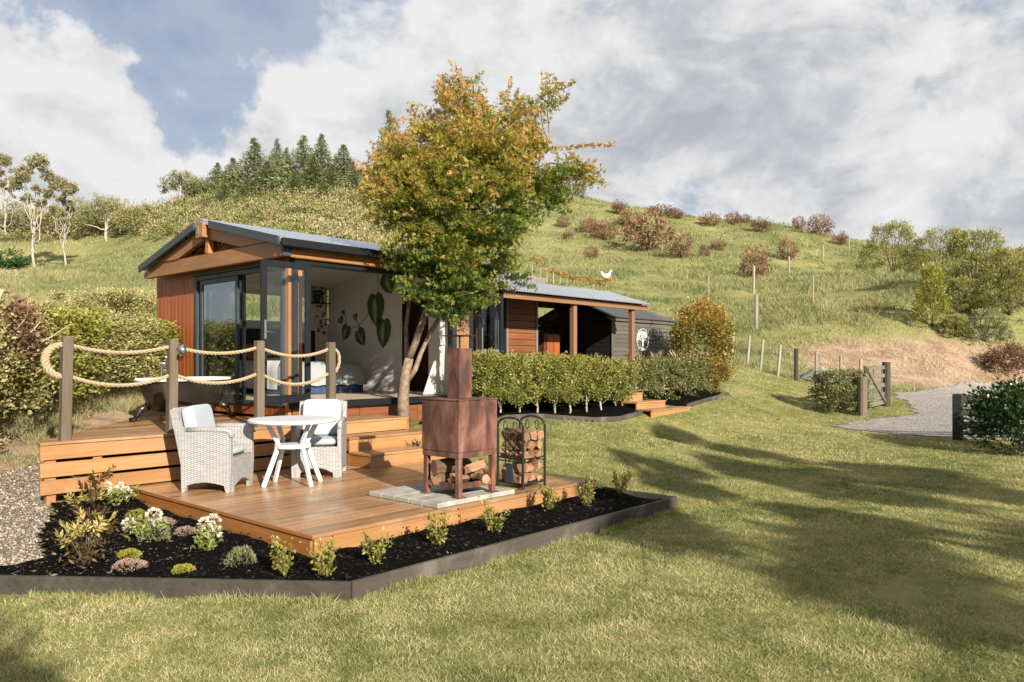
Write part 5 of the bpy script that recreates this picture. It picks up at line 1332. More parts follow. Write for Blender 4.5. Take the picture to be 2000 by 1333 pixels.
for i, (px, py, d, rp) in enumerate(LOB):
    c = mp3(px, py - (10 if py > 590 else 0), d); R = rp * d / FOC * .88
    # limb from the nearest main stem
    best = None
    for p_, r_ad in tr[1:4]:
        for q in p_[2:]:
            dist = np.linalg.norm(np.array(q) - c) + max(0, (q[2] - c[2])) * 1.5
            if best is None or dist < best[0]: best = (dist, q)
    tr.append(limb(best[1], c, .018, .006, r, 7, .10))
    ns = max(3, int(rp * rp / 62))
    v = unit(r.normal(size=(ns, 3))); s = (0.35 + 0.65 * r.random((ns, 1)) ** 0.5)
    sc = c + v * s * R * np.array([1.0, 1.0, 0.85])
    for j in range(ns):
        o = unit(v[j] * np.array([1, 1, .25]) + np.array([0, 0, .12]) + r.normal(size=3) * .22)
        nl = 44
        t = r.random(nl) ** .8; side = unit(np.cross(o, [0, 0, 1.0]))
        L = .42
        p_ = sc[j] + np.outer(t * L - .12, o) + np.outer(r.normal(size=nl) * .075 * (1.1 - t * .6), side) + r.normal(size=(nl, 3)) * np.array([.02, .02, .028])
        PP.append(p_); DD.append(np.tile(o + np.array([0, 0, -.15]), (nl, 1)))
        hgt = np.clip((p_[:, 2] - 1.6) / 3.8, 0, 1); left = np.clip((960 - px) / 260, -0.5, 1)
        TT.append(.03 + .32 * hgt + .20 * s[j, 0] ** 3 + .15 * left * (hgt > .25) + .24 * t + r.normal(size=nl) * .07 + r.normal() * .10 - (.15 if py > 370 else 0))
    if rp > 24 and py < 480:      # shoots that stick out of the outline
        for q in range(5):
            o = unit(unit(r.normal(size=3)) * .6 + unit(c - mp3(930, 400, 12.1)) + np.array([0, 0, .45])); L = r.uniform(.2, .46)
            b0 = c + o * R * .8; t = np.linspace(0, 1, 22)
            p_ = b0 + np.outer(t * L, o) + r.normal(size=(22, 3)) * .03 * (1.2 - t[:, None])
            PP.append(p_); DD.append(np.tile(o * .7 + np.array([0, 0, -.1]), (22, 1))); TT.append(.50 + .25 * t + r.normal(size=22) * .08)
            tr.append(([tuple(b0), tuple(b0 + o * L)], [.005, .002]))
# the long shoot reaching right
a0, a1 = mp3(1060, 290, 12.4), mp3(1196, 282, 12.6)
t = r.random(150) ** .9; PP.append(a0 + np.outer(t, a1 - a0) + r.normal(size=(150, 3)) * np.array([.03, .03, .022]) * np.where(t[:, None] > .5, .7, 1.2)); DD.append(np.tile(unit(a1 - a0), (150, 1))); TT.append(.62 + .2 * t + r.normal(size=150) * .07)
tr.append(([tuple(mp3(1010, 330, 12.4)), tuple(a0), tuple(a1)], [.012, .008, .002]))
PP, DD, TT = np.concatenate(PP), np.concatenate(DD), np.concatenate(TT)
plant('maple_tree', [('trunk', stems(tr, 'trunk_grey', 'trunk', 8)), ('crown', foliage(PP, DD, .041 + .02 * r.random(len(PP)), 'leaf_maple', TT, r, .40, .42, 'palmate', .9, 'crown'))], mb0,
      'multi stemmed maple with orange and green leaves in front of the cabin', 'tree')

# --- hedges
def hedge_proto(w, dp, z0, z1, n, leaf, size, seed, base=.35, kc=70, spread=.055):
    r = np.random.default_rng(seed)
    P, O, i = clumps(n, box_fn(w, dp, z0 + .04, z1 - .03, r), kc, spread, r)
    ct = r.random(kc) * .3
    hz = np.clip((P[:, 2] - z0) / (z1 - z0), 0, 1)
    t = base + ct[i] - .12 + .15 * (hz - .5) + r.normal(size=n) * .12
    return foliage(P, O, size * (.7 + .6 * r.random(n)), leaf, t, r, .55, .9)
def hedge_stems(z0, seed, n=1, spread=.12, rad=.022, top=.35):
    r = np.random.default_rng(seed); s = []
    for i in range(n):
        x0 = r.uniform(-.05, .05); s.append(limb((x0, 0, -.05), (x0 + r.normal() * .03, r.normal() * .03, z0 + top), rad, rad * .7, r, 6, .04))
        for q in range(5): s.append(limb((x0, 0, r.uniform(.08, z0)), (x0 + r.normal() * spread * 1.8, r.normal() * spread, z0 + .12), rad * .35, rad * .2, r, 4, .05))
    return stems(s, 'stem_pale')
hp = [hedge_proto(.60, .60, .24, 1.01, 6800, 'leaf_hedge', .042, 100 + i, .38 + .05 * i, 120, .042) for i in range(3)]
hs = [hedge_stems(.25, 120 + i) for i in range(3)]
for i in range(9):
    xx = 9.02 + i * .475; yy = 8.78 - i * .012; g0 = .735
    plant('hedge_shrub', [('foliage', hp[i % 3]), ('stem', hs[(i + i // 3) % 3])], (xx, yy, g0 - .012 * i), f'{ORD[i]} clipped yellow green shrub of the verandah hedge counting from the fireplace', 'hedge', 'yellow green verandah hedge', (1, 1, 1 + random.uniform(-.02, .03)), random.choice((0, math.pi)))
dk = [hedge_proto(.98, .8, .06, .99, 5600, 'leaf_darkhedge', .05, 140 + i, .52, 130, .045) for i in range(2)]
ds_ = [hedge_stems(.1, 150 + i, 2) for i in range(2)]
for i, (xx, yy, s) in enumerate(((14.35, 9.15, .95), (15.25, 8.95, 1.0), (16.15, 8.95, 1.0))):
    plant('hedge_shrub', [('foliage', dk[i % 2]), ('stem', ds_[i % 2])], (xx, yy, .68), f'{ORD[i]} dark green hedge shrub right of the verandah steps', 'hedge', 'dark hedge right of the steps', s, (0, math.pi, 0)[i])
hy = hedge_proto(.8, .8, .04, 1.0, 4000, 'leaf_orange', .05, 160, .34)
plant('hedge_shrub', [('foliage', hy), ('stem', ds_[0])], (17.0, 8.95, .68), 'yellowish orange shrub at the right end of the dark hedge', 'hedge', 'dark hedge right of the steps')
# --- shrub beside the shed, potted plants
r = np.random.default_rng(55)
def bushy(rx, ry, rz, n, leaf, size, seed, base=.3, kc=110, spr=.09, width=.5, low=-.5, gain=.35, inner=.5, sp=.8):
    r = np.random.default_rng(seed)
    P, O, i = clumps(n, ell_fn(rx, ry, rz, rz, r, inner, low), kc, spr, r)
    ct = r.normal(size=kc) * .12
    P[:, 2] = np.maximum(P[:, 2], .02)
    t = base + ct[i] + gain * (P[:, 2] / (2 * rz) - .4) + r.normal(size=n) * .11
    return foliage(P, O + np.array([0, 0, .2]), size * (.7 + .6 * r.random(n)), leaf, t, r, width, sp)
p = at(1372, 716, 19.2); p.z = 1.28
plant('round_shrub', [('foliage', bushy(.74, .74, .92, 7000, 'leaf_orange', .075, 5, .42, 160, .10)), ('stem', hedge_stems(.2, 9, 3, .25, .03))], p, 'round orange and green leaved shrub beside the grey shed', 'shrub')
p = at(1392, 745, 19.0)
plant('round_shrub', [('foliage', bushy(.42, .42, .36, 2600, 'leaf_orange', .06, 6, .5, 60, .08))], (p.x, p.y, .95), 'low yellow shrub at the foot of the round orange shrub', 'shrub')
for i, (px, py, lb) in enumerate(((1236, 707, 'red orange bromeliad nearest the verandah post by the shed'), (1280, 706, 'middle red orange bromeliad below the wall ornament'), (1322, 705, 'red orange bromeliad at the right corner of the shed'))):
    p = at(px, py, 18.4); q = 24
    an = r.uniform(0, 6.28, q); o = np.stack([np.cos(an), np.sin(an), r.uniform(.5, 1.6, q)], 1)
    fo = foliage(np.zeros((q, 3)) + np.array([0, 0, .02]), unit(o), .30, 'leaf_mauve' if i == 1 else 'leaf_redshrub', r.random(q) * .5 + .5, r, .16, .1)
    pt_ = grab(MB().lathe([(.09, -.22), (.13, 0), (.14, .02)], 14).build('pot', 'terracotta', None, local=True))
    plant('potted_bromeliad', [('leaves', fo), ('pot', pt_)], (p.x, p.y, p.z), lb, 'potted plant', 'bromeliads by the shed')
# --- left hedge
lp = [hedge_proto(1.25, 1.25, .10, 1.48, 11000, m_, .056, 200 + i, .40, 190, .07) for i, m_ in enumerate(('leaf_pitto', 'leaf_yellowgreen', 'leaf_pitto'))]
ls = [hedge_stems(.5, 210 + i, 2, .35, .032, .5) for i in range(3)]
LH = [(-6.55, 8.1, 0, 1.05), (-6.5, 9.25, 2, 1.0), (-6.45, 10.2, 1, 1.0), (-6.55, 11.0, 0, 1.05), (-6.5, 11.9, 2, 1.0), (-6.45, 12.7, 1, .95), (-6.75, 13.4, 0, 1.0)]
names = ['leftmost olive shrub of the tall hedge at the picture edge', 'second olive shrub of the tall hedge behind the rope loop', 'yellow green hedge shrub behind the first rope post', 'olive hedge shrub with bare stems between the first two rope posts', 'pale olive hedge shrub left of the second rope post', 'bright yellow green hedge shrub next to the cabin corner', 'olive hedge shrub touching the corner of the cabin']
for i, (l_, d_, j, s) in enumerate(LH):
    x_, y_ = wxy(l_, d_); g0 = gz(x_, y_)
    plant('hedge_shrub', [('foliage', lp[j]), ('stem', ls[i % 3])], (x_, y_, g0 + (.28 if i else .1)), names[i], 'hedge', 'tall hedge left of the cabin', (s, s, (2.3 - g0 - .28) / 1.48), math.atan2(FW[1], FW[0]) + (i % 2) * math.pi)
for i, (l_, d_) in enumerate(((-8.5, 15.6), (-7.6, 15.8))):
    x_, y_ = wxy(l_, d_); g0 = gz(x_, y_)
    plant('hedge_shrub', [('foliage', lp[0])], (x_, y_, g0), ('left' if i == 0 else 'right') + ' one of two olive shrubs standing behind the tall hedge', 'hedge', 'shrubs behind the tall hedge', (1, 1, (3.0 - g0) / 1.48), i)
p = at(2, 700, 9.0)
plant('red_shrub', [('foliage', bushy(.42, .42, .45, 1500, 'leaf_redshrub', .075, 31, .25, 45, .08, .5)), ('stem', ls[0])], (p.x, p.y, 1.5), 'dark red leaved shrub cut by the left picture edge', 'shrub')
# tussocks on the bank between hedge and deck
r = np.random.default_rng(61); n = 22000
l_ = r.uniform(-7.4, -5.2, n); d_ = r.uniform(7.2, 13.4, n)
edge = -4.95 - (d_ - 8) * .19
ok = (l_ < edge - .12) & ~in_poly(l_, d_, PATH_LD) & (fbm(l_ * 1.6, d_ * 1.6, 5, 3) > .42)
l_, d_ = l_[ok], d_[ok]
blades('bank_grass', l_, d_, .07 + .16 * r.random(len(l_)), np.full(len(l_), .008), .45 + .5 * fbm(l_ * 2, d_ * 2, 6, 3) - .1 + r.normal(size=len(l_)) * .12, 'grass_hill', 'long dry grass on the bank below the tall hedge', 9, .55)
bf = thing('boundary_fence', (0, 0, 0), 'old grey fence posts just showing above the tall hedge', 'fence')
for px, py in ((63, 612), (115, 603), (150, 604)):
    p = at(px, py, 17.0); g0 = gz(p.x, p.y)
    bx('post', 'fence_grey', bf, p.x - .06, p.x + .06, p.y - .06, p.y + .06, g0 - .1, p.z, .01)

# --- plants of the garden bed
def bedspot(px, py):
    d_ = (EYE - .09) * FOC / (py - HOR); p = at(px, py, d_); p.z = float(mulch_z(p.x, p.y)) - .005
    return p, d_ / FOC
def twiggy(h, w, n, seed, leaf='leaf_box', size=.03, base=.55):
    r = np.random.default_rng(seed); s, P, O = [], [], []
    for i in range(9):
        a = r.uniform(0, 6.28); q = np.array([math.cos(a) * w * .5 * r.random() ** .6, math.sin(a) * w * .5 * r.random() ** .6, h * r.uniform(.55, 1.0)])
        path, rad = limb((0, 0, 0), q, .006, .002, r, 6, .06); s.append((path, rad))
        k_ = n // 9; t = r.uniform(.15, 1.02, k_)
        pa = np.array(path); ix = np.clip(t * 5, 0, 4.99); b = pa[ix.astype(int)] + (pa[ix.astype(int) + 1] - pa[ix.astype(int)]) * (ix % 1)[:, None]
        P.append(b + r.normal(size=(k_, 3)) * .016); O.append(np.tile(q / h * .5, (k_, 1)) + r.normal(size=(k_, 3)) * .6 + np.array([0, 0, .3]))
    P, O = np.concatenate(P), np.concatenate(O)
    return [('foliage', foliage(P, unit(O), size * (.7 + .6 * r.random(len(P))), leaf, base + .3 * (P[:, 2] / h - .5) + r.normal(size=len(P)) * .13, r, .6, .4)), ('stem', stems(s, 'trunk_dark', 'stem', 5))]
BX = [(553, 1118, 84, 62), (640, 1120, 74, 78), (735, 1098, 68, 66), (855, 1064, 62, 54), (965, 1040, 66, 84), (1068, 998, 52, 52), (1148, 988, 58, 46), (1212, 966, 44, 44)]
for i, (px, py, h, w) in enumerate(BX):
    p, s = bedspot(px, py)
    plant('box_shrub', twiggy(h * s, w * s, 420, 300 + i), p, f'{ORD[i]} small twiggy light green shrub from the left along the lower deck front', 'shrub', 'young shrubs planted along the deck front')
def nandina(h, w, seed, bright):
    r = np.random.default_rng(seed); P, O, T = [], [], []
    for i in range(16):
        a = r.uniform(0, 6.28); rr0 = r.random() ** .6
        c = np.array([math.cos(a) * w * .42 * rr0, math.sin(a) * w * .42 * rr0, h * (.35 + .6 * r.random())])
        o = unit(np.array([math.cos(a), math.sin(a), 1.1]) + r.normal(size=3) * .3)
        k_ = 14; t = np.linspace(0, 1, k_); sd = unit(np.cross(o, r.normal(size=3)))
        P.append(c + np.outer(t * .11, o)); O.append(o * .5 + np.outer(np.where(np.arange(k_) % 2, 1, -1) * (1.1 - t), sd) + r.normal(size=(k_, 3)) * .15)
        hi = c[2] / h; T.append((.25 + .65 * hi if r.random() < bright else .15 + .25 * hi) + r.normal(size=k_) * .08)
    for i in range(120):
        P.append(np.array([[r.normal() * w * .2, r.normal() * w * .2, h * r.uniform(.05, .6)]])); O.append(r.normal(size=(1, 3)) + np.array([0, 0, .4])); T.append(r.uniform(0, .5, 1))
    P, O, T = np.concatenate(P), unit(np.concatenate(O)), np.concatenate(T)
    sr = [limb((r.normal() * .01, r.normal() * .01, 0), (r.normal() * w * .2, r.normal() * w * .2, h * .7), .006, .003, r, 4) for i in range(6)]
    return [('foliage', foliage(P, O, .062, 'leaf_nandina', T, r, .32, .15)), ('stem', stems(sr, 'trunk_dark', 'stem', 5))]
for i, (px, py, h, w, b, lb) in enumerate(((165, 1104, 78, 85, .75, 'nearest bushy nandina with cream yellow tips in the bed'), (172, 1032, 66, 66, .5, 'middle nandina with yellow tips behind the nearest one'), (182, 985, 50, 60, .08, 'dark leaved nandina by the slatted deck front'))):
    p, s = bedspot(px, py); plant('nandina_plant', nandina(h * s, w * s, 330 + i, b), p, lb, 'plant', 'nandina plants at the left of the bed')
def alstro(h, w, heads, seed):
    r = np.random.default_rng(seed); k_ = 190
    P = r.normal(size=(k_, 3)) * np.array([w * .25, w * .25, 0]) + np.array([0, 0, 1]) * (h * .8 * r.random((k_, 1)) ** .8)
    f = foliage(P, unit(r.normal(size=(k_, 3)) + np.array([0, 0, .7])), .055 + .02 * r.random(k_), 'leaf_alstro', .3 + .6 * P[:, 2] / h + r.normal(size=k_) * .1, r, .34, .3)
    FP, FD, s = [], [], []
    for (hx, hz, hr) in heads:
        c = np.array([hx * RT[0], hx * RT[1], hz]); s.append(limb((0, 0, 0), c, .005, .003, r, 5, .04))
        for q in range(int(26 * hr)):
            o = unit(r.normal(size=3) + np.array([0, 0, .35])); b = c + o * .045 * hr
            for e in range(6):
                FP.append(b); FD.append(unit(o + .75 * unit(r.normal(size=3))))
    FP, FD = np.array(FP), np.array(FD)
    pt_ = foliage(FP, FD, .038, 'petal', r.random(len(FP)), r, .5, .1, name='flower')
    return [('foliage', f), ('flower', pt_), ('stem', stems(s, 'leaf_alstro' if False else 'mural_mid', 'stem', 5))]
for i, (px, py, h, w, hd, lb) in enumerate(((283, 1052, 50, 70, [(18, 46, 1.0), (-30, 28, .9)], 'white flowering alstroemeria with two flower heads in the bed'), (407, 1070, 56, 46, [(-6, 50, .8), (10, 58, .7), (16, 36, .5), (-12, 34, .6)], 'white flowering alstroemeria nearest the deck edge'), (232, 988, 40, 60, [(-10, 26, .6), (14, 24, .9), (-22, 38, .35), (2, 38, .35)], 'white flowering alstroemeria by the slatted deck front'))):
    p, s = bedspot(px, py); plant('alstroemeria', alstro(h * s, w * s, [(a * s, b * s, c) for a, b, c in hd], 340 + i), p, lb, 'flowers', 'white alstroemerias in the garden bed')
def mound(w, h, leaf, seed, base, size=.018, n=900, wd=.5):
    r = np.random.default_rng(seed); v = unit(r.normal(size=(n, 3))); v[:, 2] = np.abs(v[:, 2])
    P = v * np.array([w / 2, w / 2, h]) * (.8 + .2 * r.random((n, 1))) * (.85 + .3 * vnoise(v[:, 0] * 4 + 9, v[:, 1] * 4 + 9, seed))[:, None]
    return [('foliage', foliage(P, v + np.array([0, 0, .5]), size, leaf, base + r.normal(size=n) * .18, r, wd, .5))]
for i, (px, py, w, h, lf_, bs, lb) in enumerate(((266, 1008, 38, 16, 'leaf_sedum', .45, 'green cushion of sedum behind the white flowers'), (318, 1022, 50, 13, 'leaf_mauve', .6, 'mauve cushion plant right of the largest white flower head'), (362, 1041, 44, 13, 'leaf_mauve', .65, 'mauve cushion plant left of the white flowers by the deck'), (252, 1086, 40, 14, 'leaf_sedum', .85, 'yellow green cushion touching a mauve cushion at the bed front'), (252, 1102, 60, 16, 'leaf_mauve', .8, 'wide mauve cushion plant at the bed front'), (358, 1110, 40, 13, 'leaf_sedum', 1.0, 'bright yellow cushion of sedum alone at the bed front'))):
    p, s = bedspot(px, py); plant('cushion_plant', mound(w * s, h * s, lf_, 350 + i, bs), p, lb, 'plant', 'cushion plants in the garden bed')
for i, (px, py, lb) in enumerate(((302, 1052, 'grey green lavender beside the two headed white flower'), (470, 1096, 'grey green lavender left of the first twiggy shrub'))):
    p, s = bedspot(px, py); plant('lavender', mound(54 * s, 32 * s, 'leaf_lavender', 360 + i, .45, .035, 600, .2), p, lb, 'plant', 'lavender plants in the garden bed')
# dark pot plant beside the steps
p = at(818, 806, 11.2)
q = 60; r = np.random.default_rng(8); an = r.uniform(0, 6.28, q)
plant('strappy_plant', [('foliage', foliage(r.normal(size=(q, 3)) * .06, unit(np.stack([np.cos(an), np.sin(an), np.full(q, 1.6)], 1)), .26, 'leaf_camellia', r.random(q) * .5, r, .10, .2))], (p.x, p.y, gz(p.x, p.y)), 'dark strappy plant at the end of the steps behind the fireplace', 'plant')

# ------------------------------------------------------------------ gate, fences, right side
def ground_at(px, d_):
    l_ = (px - 1000) / FOC * d_; x_, y_ = wxy(l_, d_); return Vector((x_, y_, float(far_z(np.array(l_), np.array(d_)))))
gp = ground_at(1684, 20.0)
gpo = thing('gate_post', gp, 'stout round gate post at the end of the small hedge', 'post')
MB().tube([(gp.x, gp.y, gp.z - .1), (gp.x, gp.y, gp.z + 1.02)], .125, 12).build('post', 'weathered_post', gpo)
g0, g1 = ground_at(1690, 20.3), ground_at(1727, 22.6)
gt = thing('farm_gate', g1, 'open wooden farm gate with a diagonal brace', 'gate')
dv = (g1 - g0); dv.z = 0; dn_ = dv.normalized()
zb = g1.z + .12; H = 1.12
for zz in (0.0, .24, .50, .78, 1.02):
    MB().beam((g0.x, g0.y, zb + zz + .05), (g1.x, g1.y, zb + zz + .05), .035, .11).build('rail', 'gate_wood', gt)
off = Vector((-dn_.y, dn_.x, 0)) * .04
for q in (0.04, .5, .96):
    a = g0.lerp(g1, q) + off; MB().beam((a.x, a.y, zb - .02), (a.x, a.y, zb + H + .02), .03, .10, (dn_.x, dn_.y, 0)).build('stile', 'gate_wood', gt)
a, b = g0 - off, g1 - off
MB().beam((a.x, a.y, zb + H - .05), (b.x, b.y, zb + .05), .03, .10).build('brace', 'gate_wood', gt)
pp = ground_at(1731, 22.8)
pst = thing('gate_post', pp, 'tall dark post behind the open farm gate', 'post')
MB().tube([(pp.x, pp.y, pp.z - .1), (pp.x, pp.y, pp.z + 1.33)], .12, 12).build('post', 'fence_dark', pst)
p = ground_at(1640, 20.6)
plant('hedge_shrub', [('foliage', hedge_proto(1.0, .9, .04, 1.08, 9000, 'leaf_darkhedge', .055, 400, .5, 190, .05)), ('stem', ds_[1])], p, 'small square clipped shrub beside the gate post', 'hedge', None, 1.0, math.radians(-40))
wf = thing('wire_fence', ground_at(1520, 27), 'post and wire fence running from the shed to the gate', 'fence')
prev = None
for i, (px, d_) in enumerate(((1428, 27.6), (1459, 27.4), (1485, 27.2), (1519, 26.9), (1555, 26.5), (1594, 26.2), (1642, 25.8), (1681, 25.4))):
    q = ground_at(px, d_); th_ = i == 4
    ln = Vector((.12, -.05, 0)) if i < 4 else Vector((0, 0, 0))
    MB().tube([q - Vector((0, 0, .1)), q + Vector((0, 0, 1.12)) + ln], .075 if th_ else .045, 8).build('post', 'fence_dark' if th_ else 'fence_grey', wf)
    if prev:
        for zz in (.25, .5, .75, 1.0): MB().tube([prev[0] + Vector((0, 0, zz)) + prev[1] * zz, q + Vector((0, 0, zz)) + ln * zz], .004, 4).build('wire', 'wire_steel', wf)
    prev = (q, ln)
hf = thing('hill_fence', hit(1541, 537)[0], 'grey posts of the fence climbing the hillside', 'fence')
for px, py, h in ((1477, 642, 1.3), (1541, 537, 1.25), (1607, 502, 1.25), (1658, 485, 1.3), (1588, 602, 1.1), (1384, 592, .9), (1472, 585, 1.3)):
    q, d_ = hit(px, py); q.z = float(far_z(np.array(latd(q.x, q.y)[0]), np.array(d_)))
    MB().tube([q - Vector((0, 0, .1)), q + Vector((0, 0, h + .4))], .09 if h > 1.2 else .04, 7).build('post', 'fence_grey', hf)
# rail fence and camellia at the right edge
rf0 = ground_at(1871, 15.2)
rl = thing('rail_fence', rf0, 'dark timber rail fence at the right edge behind the bush', 'fence')
dirn = Vector((RT[0], RT[1], 0)) * .95 + Vector((FW[0], FW[1], 0)) * -.12
for q in (0, 2.2, 4.4):
    b = rf0 + dirn * q; b.z = gz(b.x, b.y)
    bx('post', 'rail_dark', rl, b.x - .085, b.x + .085, b.y - .085, b.y + .085, b.z - .1, b.z + .92, .012)
for zz in (.83, .56, .30):
    a = rf0 + dirn * .02; b = rf0 + dirn * 4.6
    MB().beam((a.x, a.y, rf0.z + zz), (b.x, b.y, rf0.z + zz), .045, .14, c=.006).build('rail', 'rail_dark', rl)
p = ground_at(2000, 13.4)
plant('camellia_bush', [('foliage', bushy(1.05, .8, .56, 7500, 'leaf_camellia', .085, 410, .4, 150, .11, .5, -.6, .3)), ('stem', hedge_stems(.2, 411, 3, .3, .03))], p, 'dark glossy green bush in front of the rail fence', 'bush')
p = ground_at(1602, 27.6)
gv = thing('gravel_heap', p, 'small heap of grey gravel behind the wire fence', 'gravel heap')
vs, fs = [], []
for j in range(9):
    for i in range(22):
        a = 6.2832 * i / 22; rr0 = 1.0 - j / 8.0
        nz_ = .12 * (vnoise(np.array(i * .7), np.array(j * .9), 3) - .5)
        vs.append((math.cos(a) * 1.0 * rr0, math.sin(a) * .8 * rr0, .55 * (1 - rr0 ** 1.4) + nz_ * (rr0 < .95) - .03))
for j in range(8):
    for i in range(22): fs.append((j * 22 + i, j * 22 + (i + 1) % 22, (j + 1) * 22 + (i + 1) % 22, (j + 1) * 22 + i))
MB().add(vs, fs).build('heap', 'gravel_grey', gv, local=True, smooth=True)

# ------------------------------------------------------------------ hillside
def spot(px, py):
    q, d_ = hit(px, py); q.z = float(far_z(np.array(latd(q.x, q.y)[0]), np.array(d_))) - .05
    return q, d_ / FOC
rs = [bushy(.5, .5, .45, 1500, 'leaf_redshrub', .10, 500 + i, .42, 60, .085, .3, -.8, .3, .35) for i in range(4)]
rst = [stems([limb((0, 0, -.05), (a, b, .55), .02, .008, np.random.default_rng(i + 7), 5, .05) for a, b in ((-.2, 0), (.2, .1), (0, -.2), (.05, .2))], 'trunk_dark') for i in range(2)]
RED = sorted([(1180, 466, 62, 50), (1150, 452, 40, 40), (1265, 492, 104, 78), (1235, 440, 60, 36), (1330, 512, 62, 50), (1155, 504, 32, 28), (1385, 442, 46, 32), (1432, 442, 36, 30), (1488, 456, 48, 36), (1474, 545, 62, 66), (1540, 502, 46, 46), (1601, 460, 52, 42), (1640, 474, 28, 34), (1560, 448, 28, 28), (1210, 424, 36, 36), (1100, 440, 30, 24), (1290, 424, 64, 24), (1405, 492, 34, 30), (1375, 505, 30, 26), (1110, 470, 26, 24), (1320, 430, 36, 20), (1455, 440, 24, 20)])
for i, (px, py, w, h) in enumerate(RED):
    q, s = spot(px, py)
    lb = f'{ORD[i]} reddish brown shrub from the left on the grassy hill' if i < 20 else ('small red brown shrub second from the right on the hill crest' if i == 20 else 'rightmost red brown shrub on the hill crest')
    plant('hill_shrub', [('foliage', rs[i % 4]), ('stem', rst[i % 2])], q, lb, 'shrub', 'reddish shrubs on the hillside', (w * s * random.uniform(.75, .95), w * s * random.uniform(.75, .95), h * s * random.uniform(.85, 1.05)), i * 2.1)
# kanuka and gorse at the right
def plume(w, h, n, seed, leaf, base=.4, size=.22, cone=.6):
    r = np.random.default_rng(seed); kc = 240; C = []
    while len(C) < kc:
        t = r.random(); rr0 = (1 - t ** 1.5 * cone) * (.45 + .55 * math.sqrt(r.random())); a = r.uniform(0, 6.28)
        C.append((math.cos(a) * rr0 * w / 2, math.sin(a) * rr0 * w / 2, .05 * h + .93 * h * t))
    C = np.array(C); i = r.integers(0, kc, n)
    P = C[i] + r.normal(size=(n, 3)) * np.array([w * .035, w * .035, h * .03]); O = unit(C * np.array([1, 1, .0]) + np.array([0, 0, w * .38]))[i]
    ct = r.normal(size=kc) * .12
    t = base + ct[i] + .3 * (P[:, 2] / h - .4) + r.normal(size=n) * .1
    return foliage(P + O * size * .3, O, size * (.6 + .8 * r.random(n)), leaf, t, r, .26, .35)
for i, (px, py, w, h, lf_, lb) in enumerate(((1742, 542, 128, 118, 'leaf_kanuka', 'big feathery green kanuka shrub standing alone at the right of the hill'), (1838, 545, 130, 105, 'leaf_kanuka', 'feathery kanuka just right of the biggest one'), (1905, 565, 140, 130, 'leaf_kanuka', 'tall kanuka of the thicket at the right edge'), (1972, 615, 150, 140, 'leaf_kanuka', 'broad kanuka cut by the right picture edge'),
                                               (1818, 640, 62, 128, 'leaf_yellowgreen', 'slender yellow green sapling in front of the kanuka thicket'), (1880, 610, 70, 70, 'leaf_kanuka', 'brownish low kanuka in the middle of the thicket'), (1925, 670, 90, 70, 'leaf_conifer', 'dark spreading fern like shrub above the bank'), (1868, 660, 60, 46, 'leaf_kanuka', 'low green shrub left of the dark spreading one'), (1990, 560, 90, 80, 'leaf_conifer', 'dark shrub behind the kanuka at the right edge'))):
    q, s = spot(px, py)
    wm, hm = w * s, h * s * .9
    plant('kanuka_shrub', [('foliage', plume(wm, hm, 11000 if w > 100 else 5000, 520 + i, lf_, .46, .022 * hm + .07)), ('stem', stems([limb((0, 0, -.1), (wm * a * .25, wm * b * .25, hm * .8), .05, .015, np.random.default_rng(i), 5, .04) for a, b in ((0, 0), (-.8, .3), (.8, -.2))], 'trunk_dark'))], q, lb, 'shrub', 'kanuka thicket at the right')
q, s = spot(1965, 735)
plant('red_shrub', [('foliage', bushy(.9, .8, .62, 3000, 'leaf_redshrub', .13, 540, .18, 80, .12, .3)), ('stem', rst[0])], q, 'dark reddish bush on the bank above the driveway at the right edge', 'shrub')
# vine fence behind the verandah with a chicken on it
vf = thing('vine_fence', hit(1120, 566)[0], 'orange leaved vine trained along short stakes behind the verandah roof', 'vine')
r = np.random.default_rng(71); PP = []
vp = [(1042, 512), (1065, 520), (1082, 532), (1110, 541), (1140, 546), (1190, 549)]
dvn = hit(1120, 566)[1]
for px in (1040, 1055, 1068, 1081, 1094, 1107, 1122, 1140, 1160, 1184):
    py = float(np.interp(px, [a for a, b in vp], [b for a, b in vp])); a = at(px, py, dvn)
    MB().tube([(a.x, a.y, a.z - 1.1), (a.x, a.y, a.z)], .035, 6).build('stake', 'fence_grey', vf)
for i in range(900):
    px = r.uniform(1036, 1192); py = float(np.interp(px, [a for a, b in vp], [b for a, b in vp])); a = at(px, py, dvn)
    w_ = .28 if px < 1075 else .10
    PP.append((a.x + r.normal() * .12, a.y + r.normal() * .12, a.z + r.normal() * w_ + (.1 if px < 1075 else 0)))
PP = np.array(PP); lo = np.array(vf.location)
V, F, li = leaf_arrays(PP - lo, .13, np.tile([0, -.3, .2], (len(PP), 1)), r, .6, 1.0)
mesh_np('foliage', V, F, 'leaf_orange', (.78 + r.normal(size=len(PP)) * .15)[li], parent=vf)
a = at(1184, 548, dvn); sc_ = 22 * dvn / FOC / .42
ck = thing('chicken', a, 'white chicken perched on the end of the orange vine', 'chicken')
def cpt(x_, z_): return (RT[0] * x_ * sc_, RT[1] * x_ * sc_, z_ * sc_)
MB().tube([cpt(-.20, .33), cpt(-.17, .30), cpt(-.13, .21), cpt(-.06, .155), (cpt(.02, .15)), cpt(.09, .18), cpt(.125, .25), cpt(.15, .325), cpt(.175, .36), cpt(.20, .352), cpt(.225, .343)], [q * sc_ for q in (.012, .04, .06, .088, .10, .082, .05, .034, .036, .02, .004)], 10).build('body', 'white_paint', ck, smooth=True, local=True)
for q in (-.02, .03): MB().tube([cpt(q, .09), cpt(q, 0)], .012 * sc_, 6).build('leg', 'gate_wood', ck, local=True)
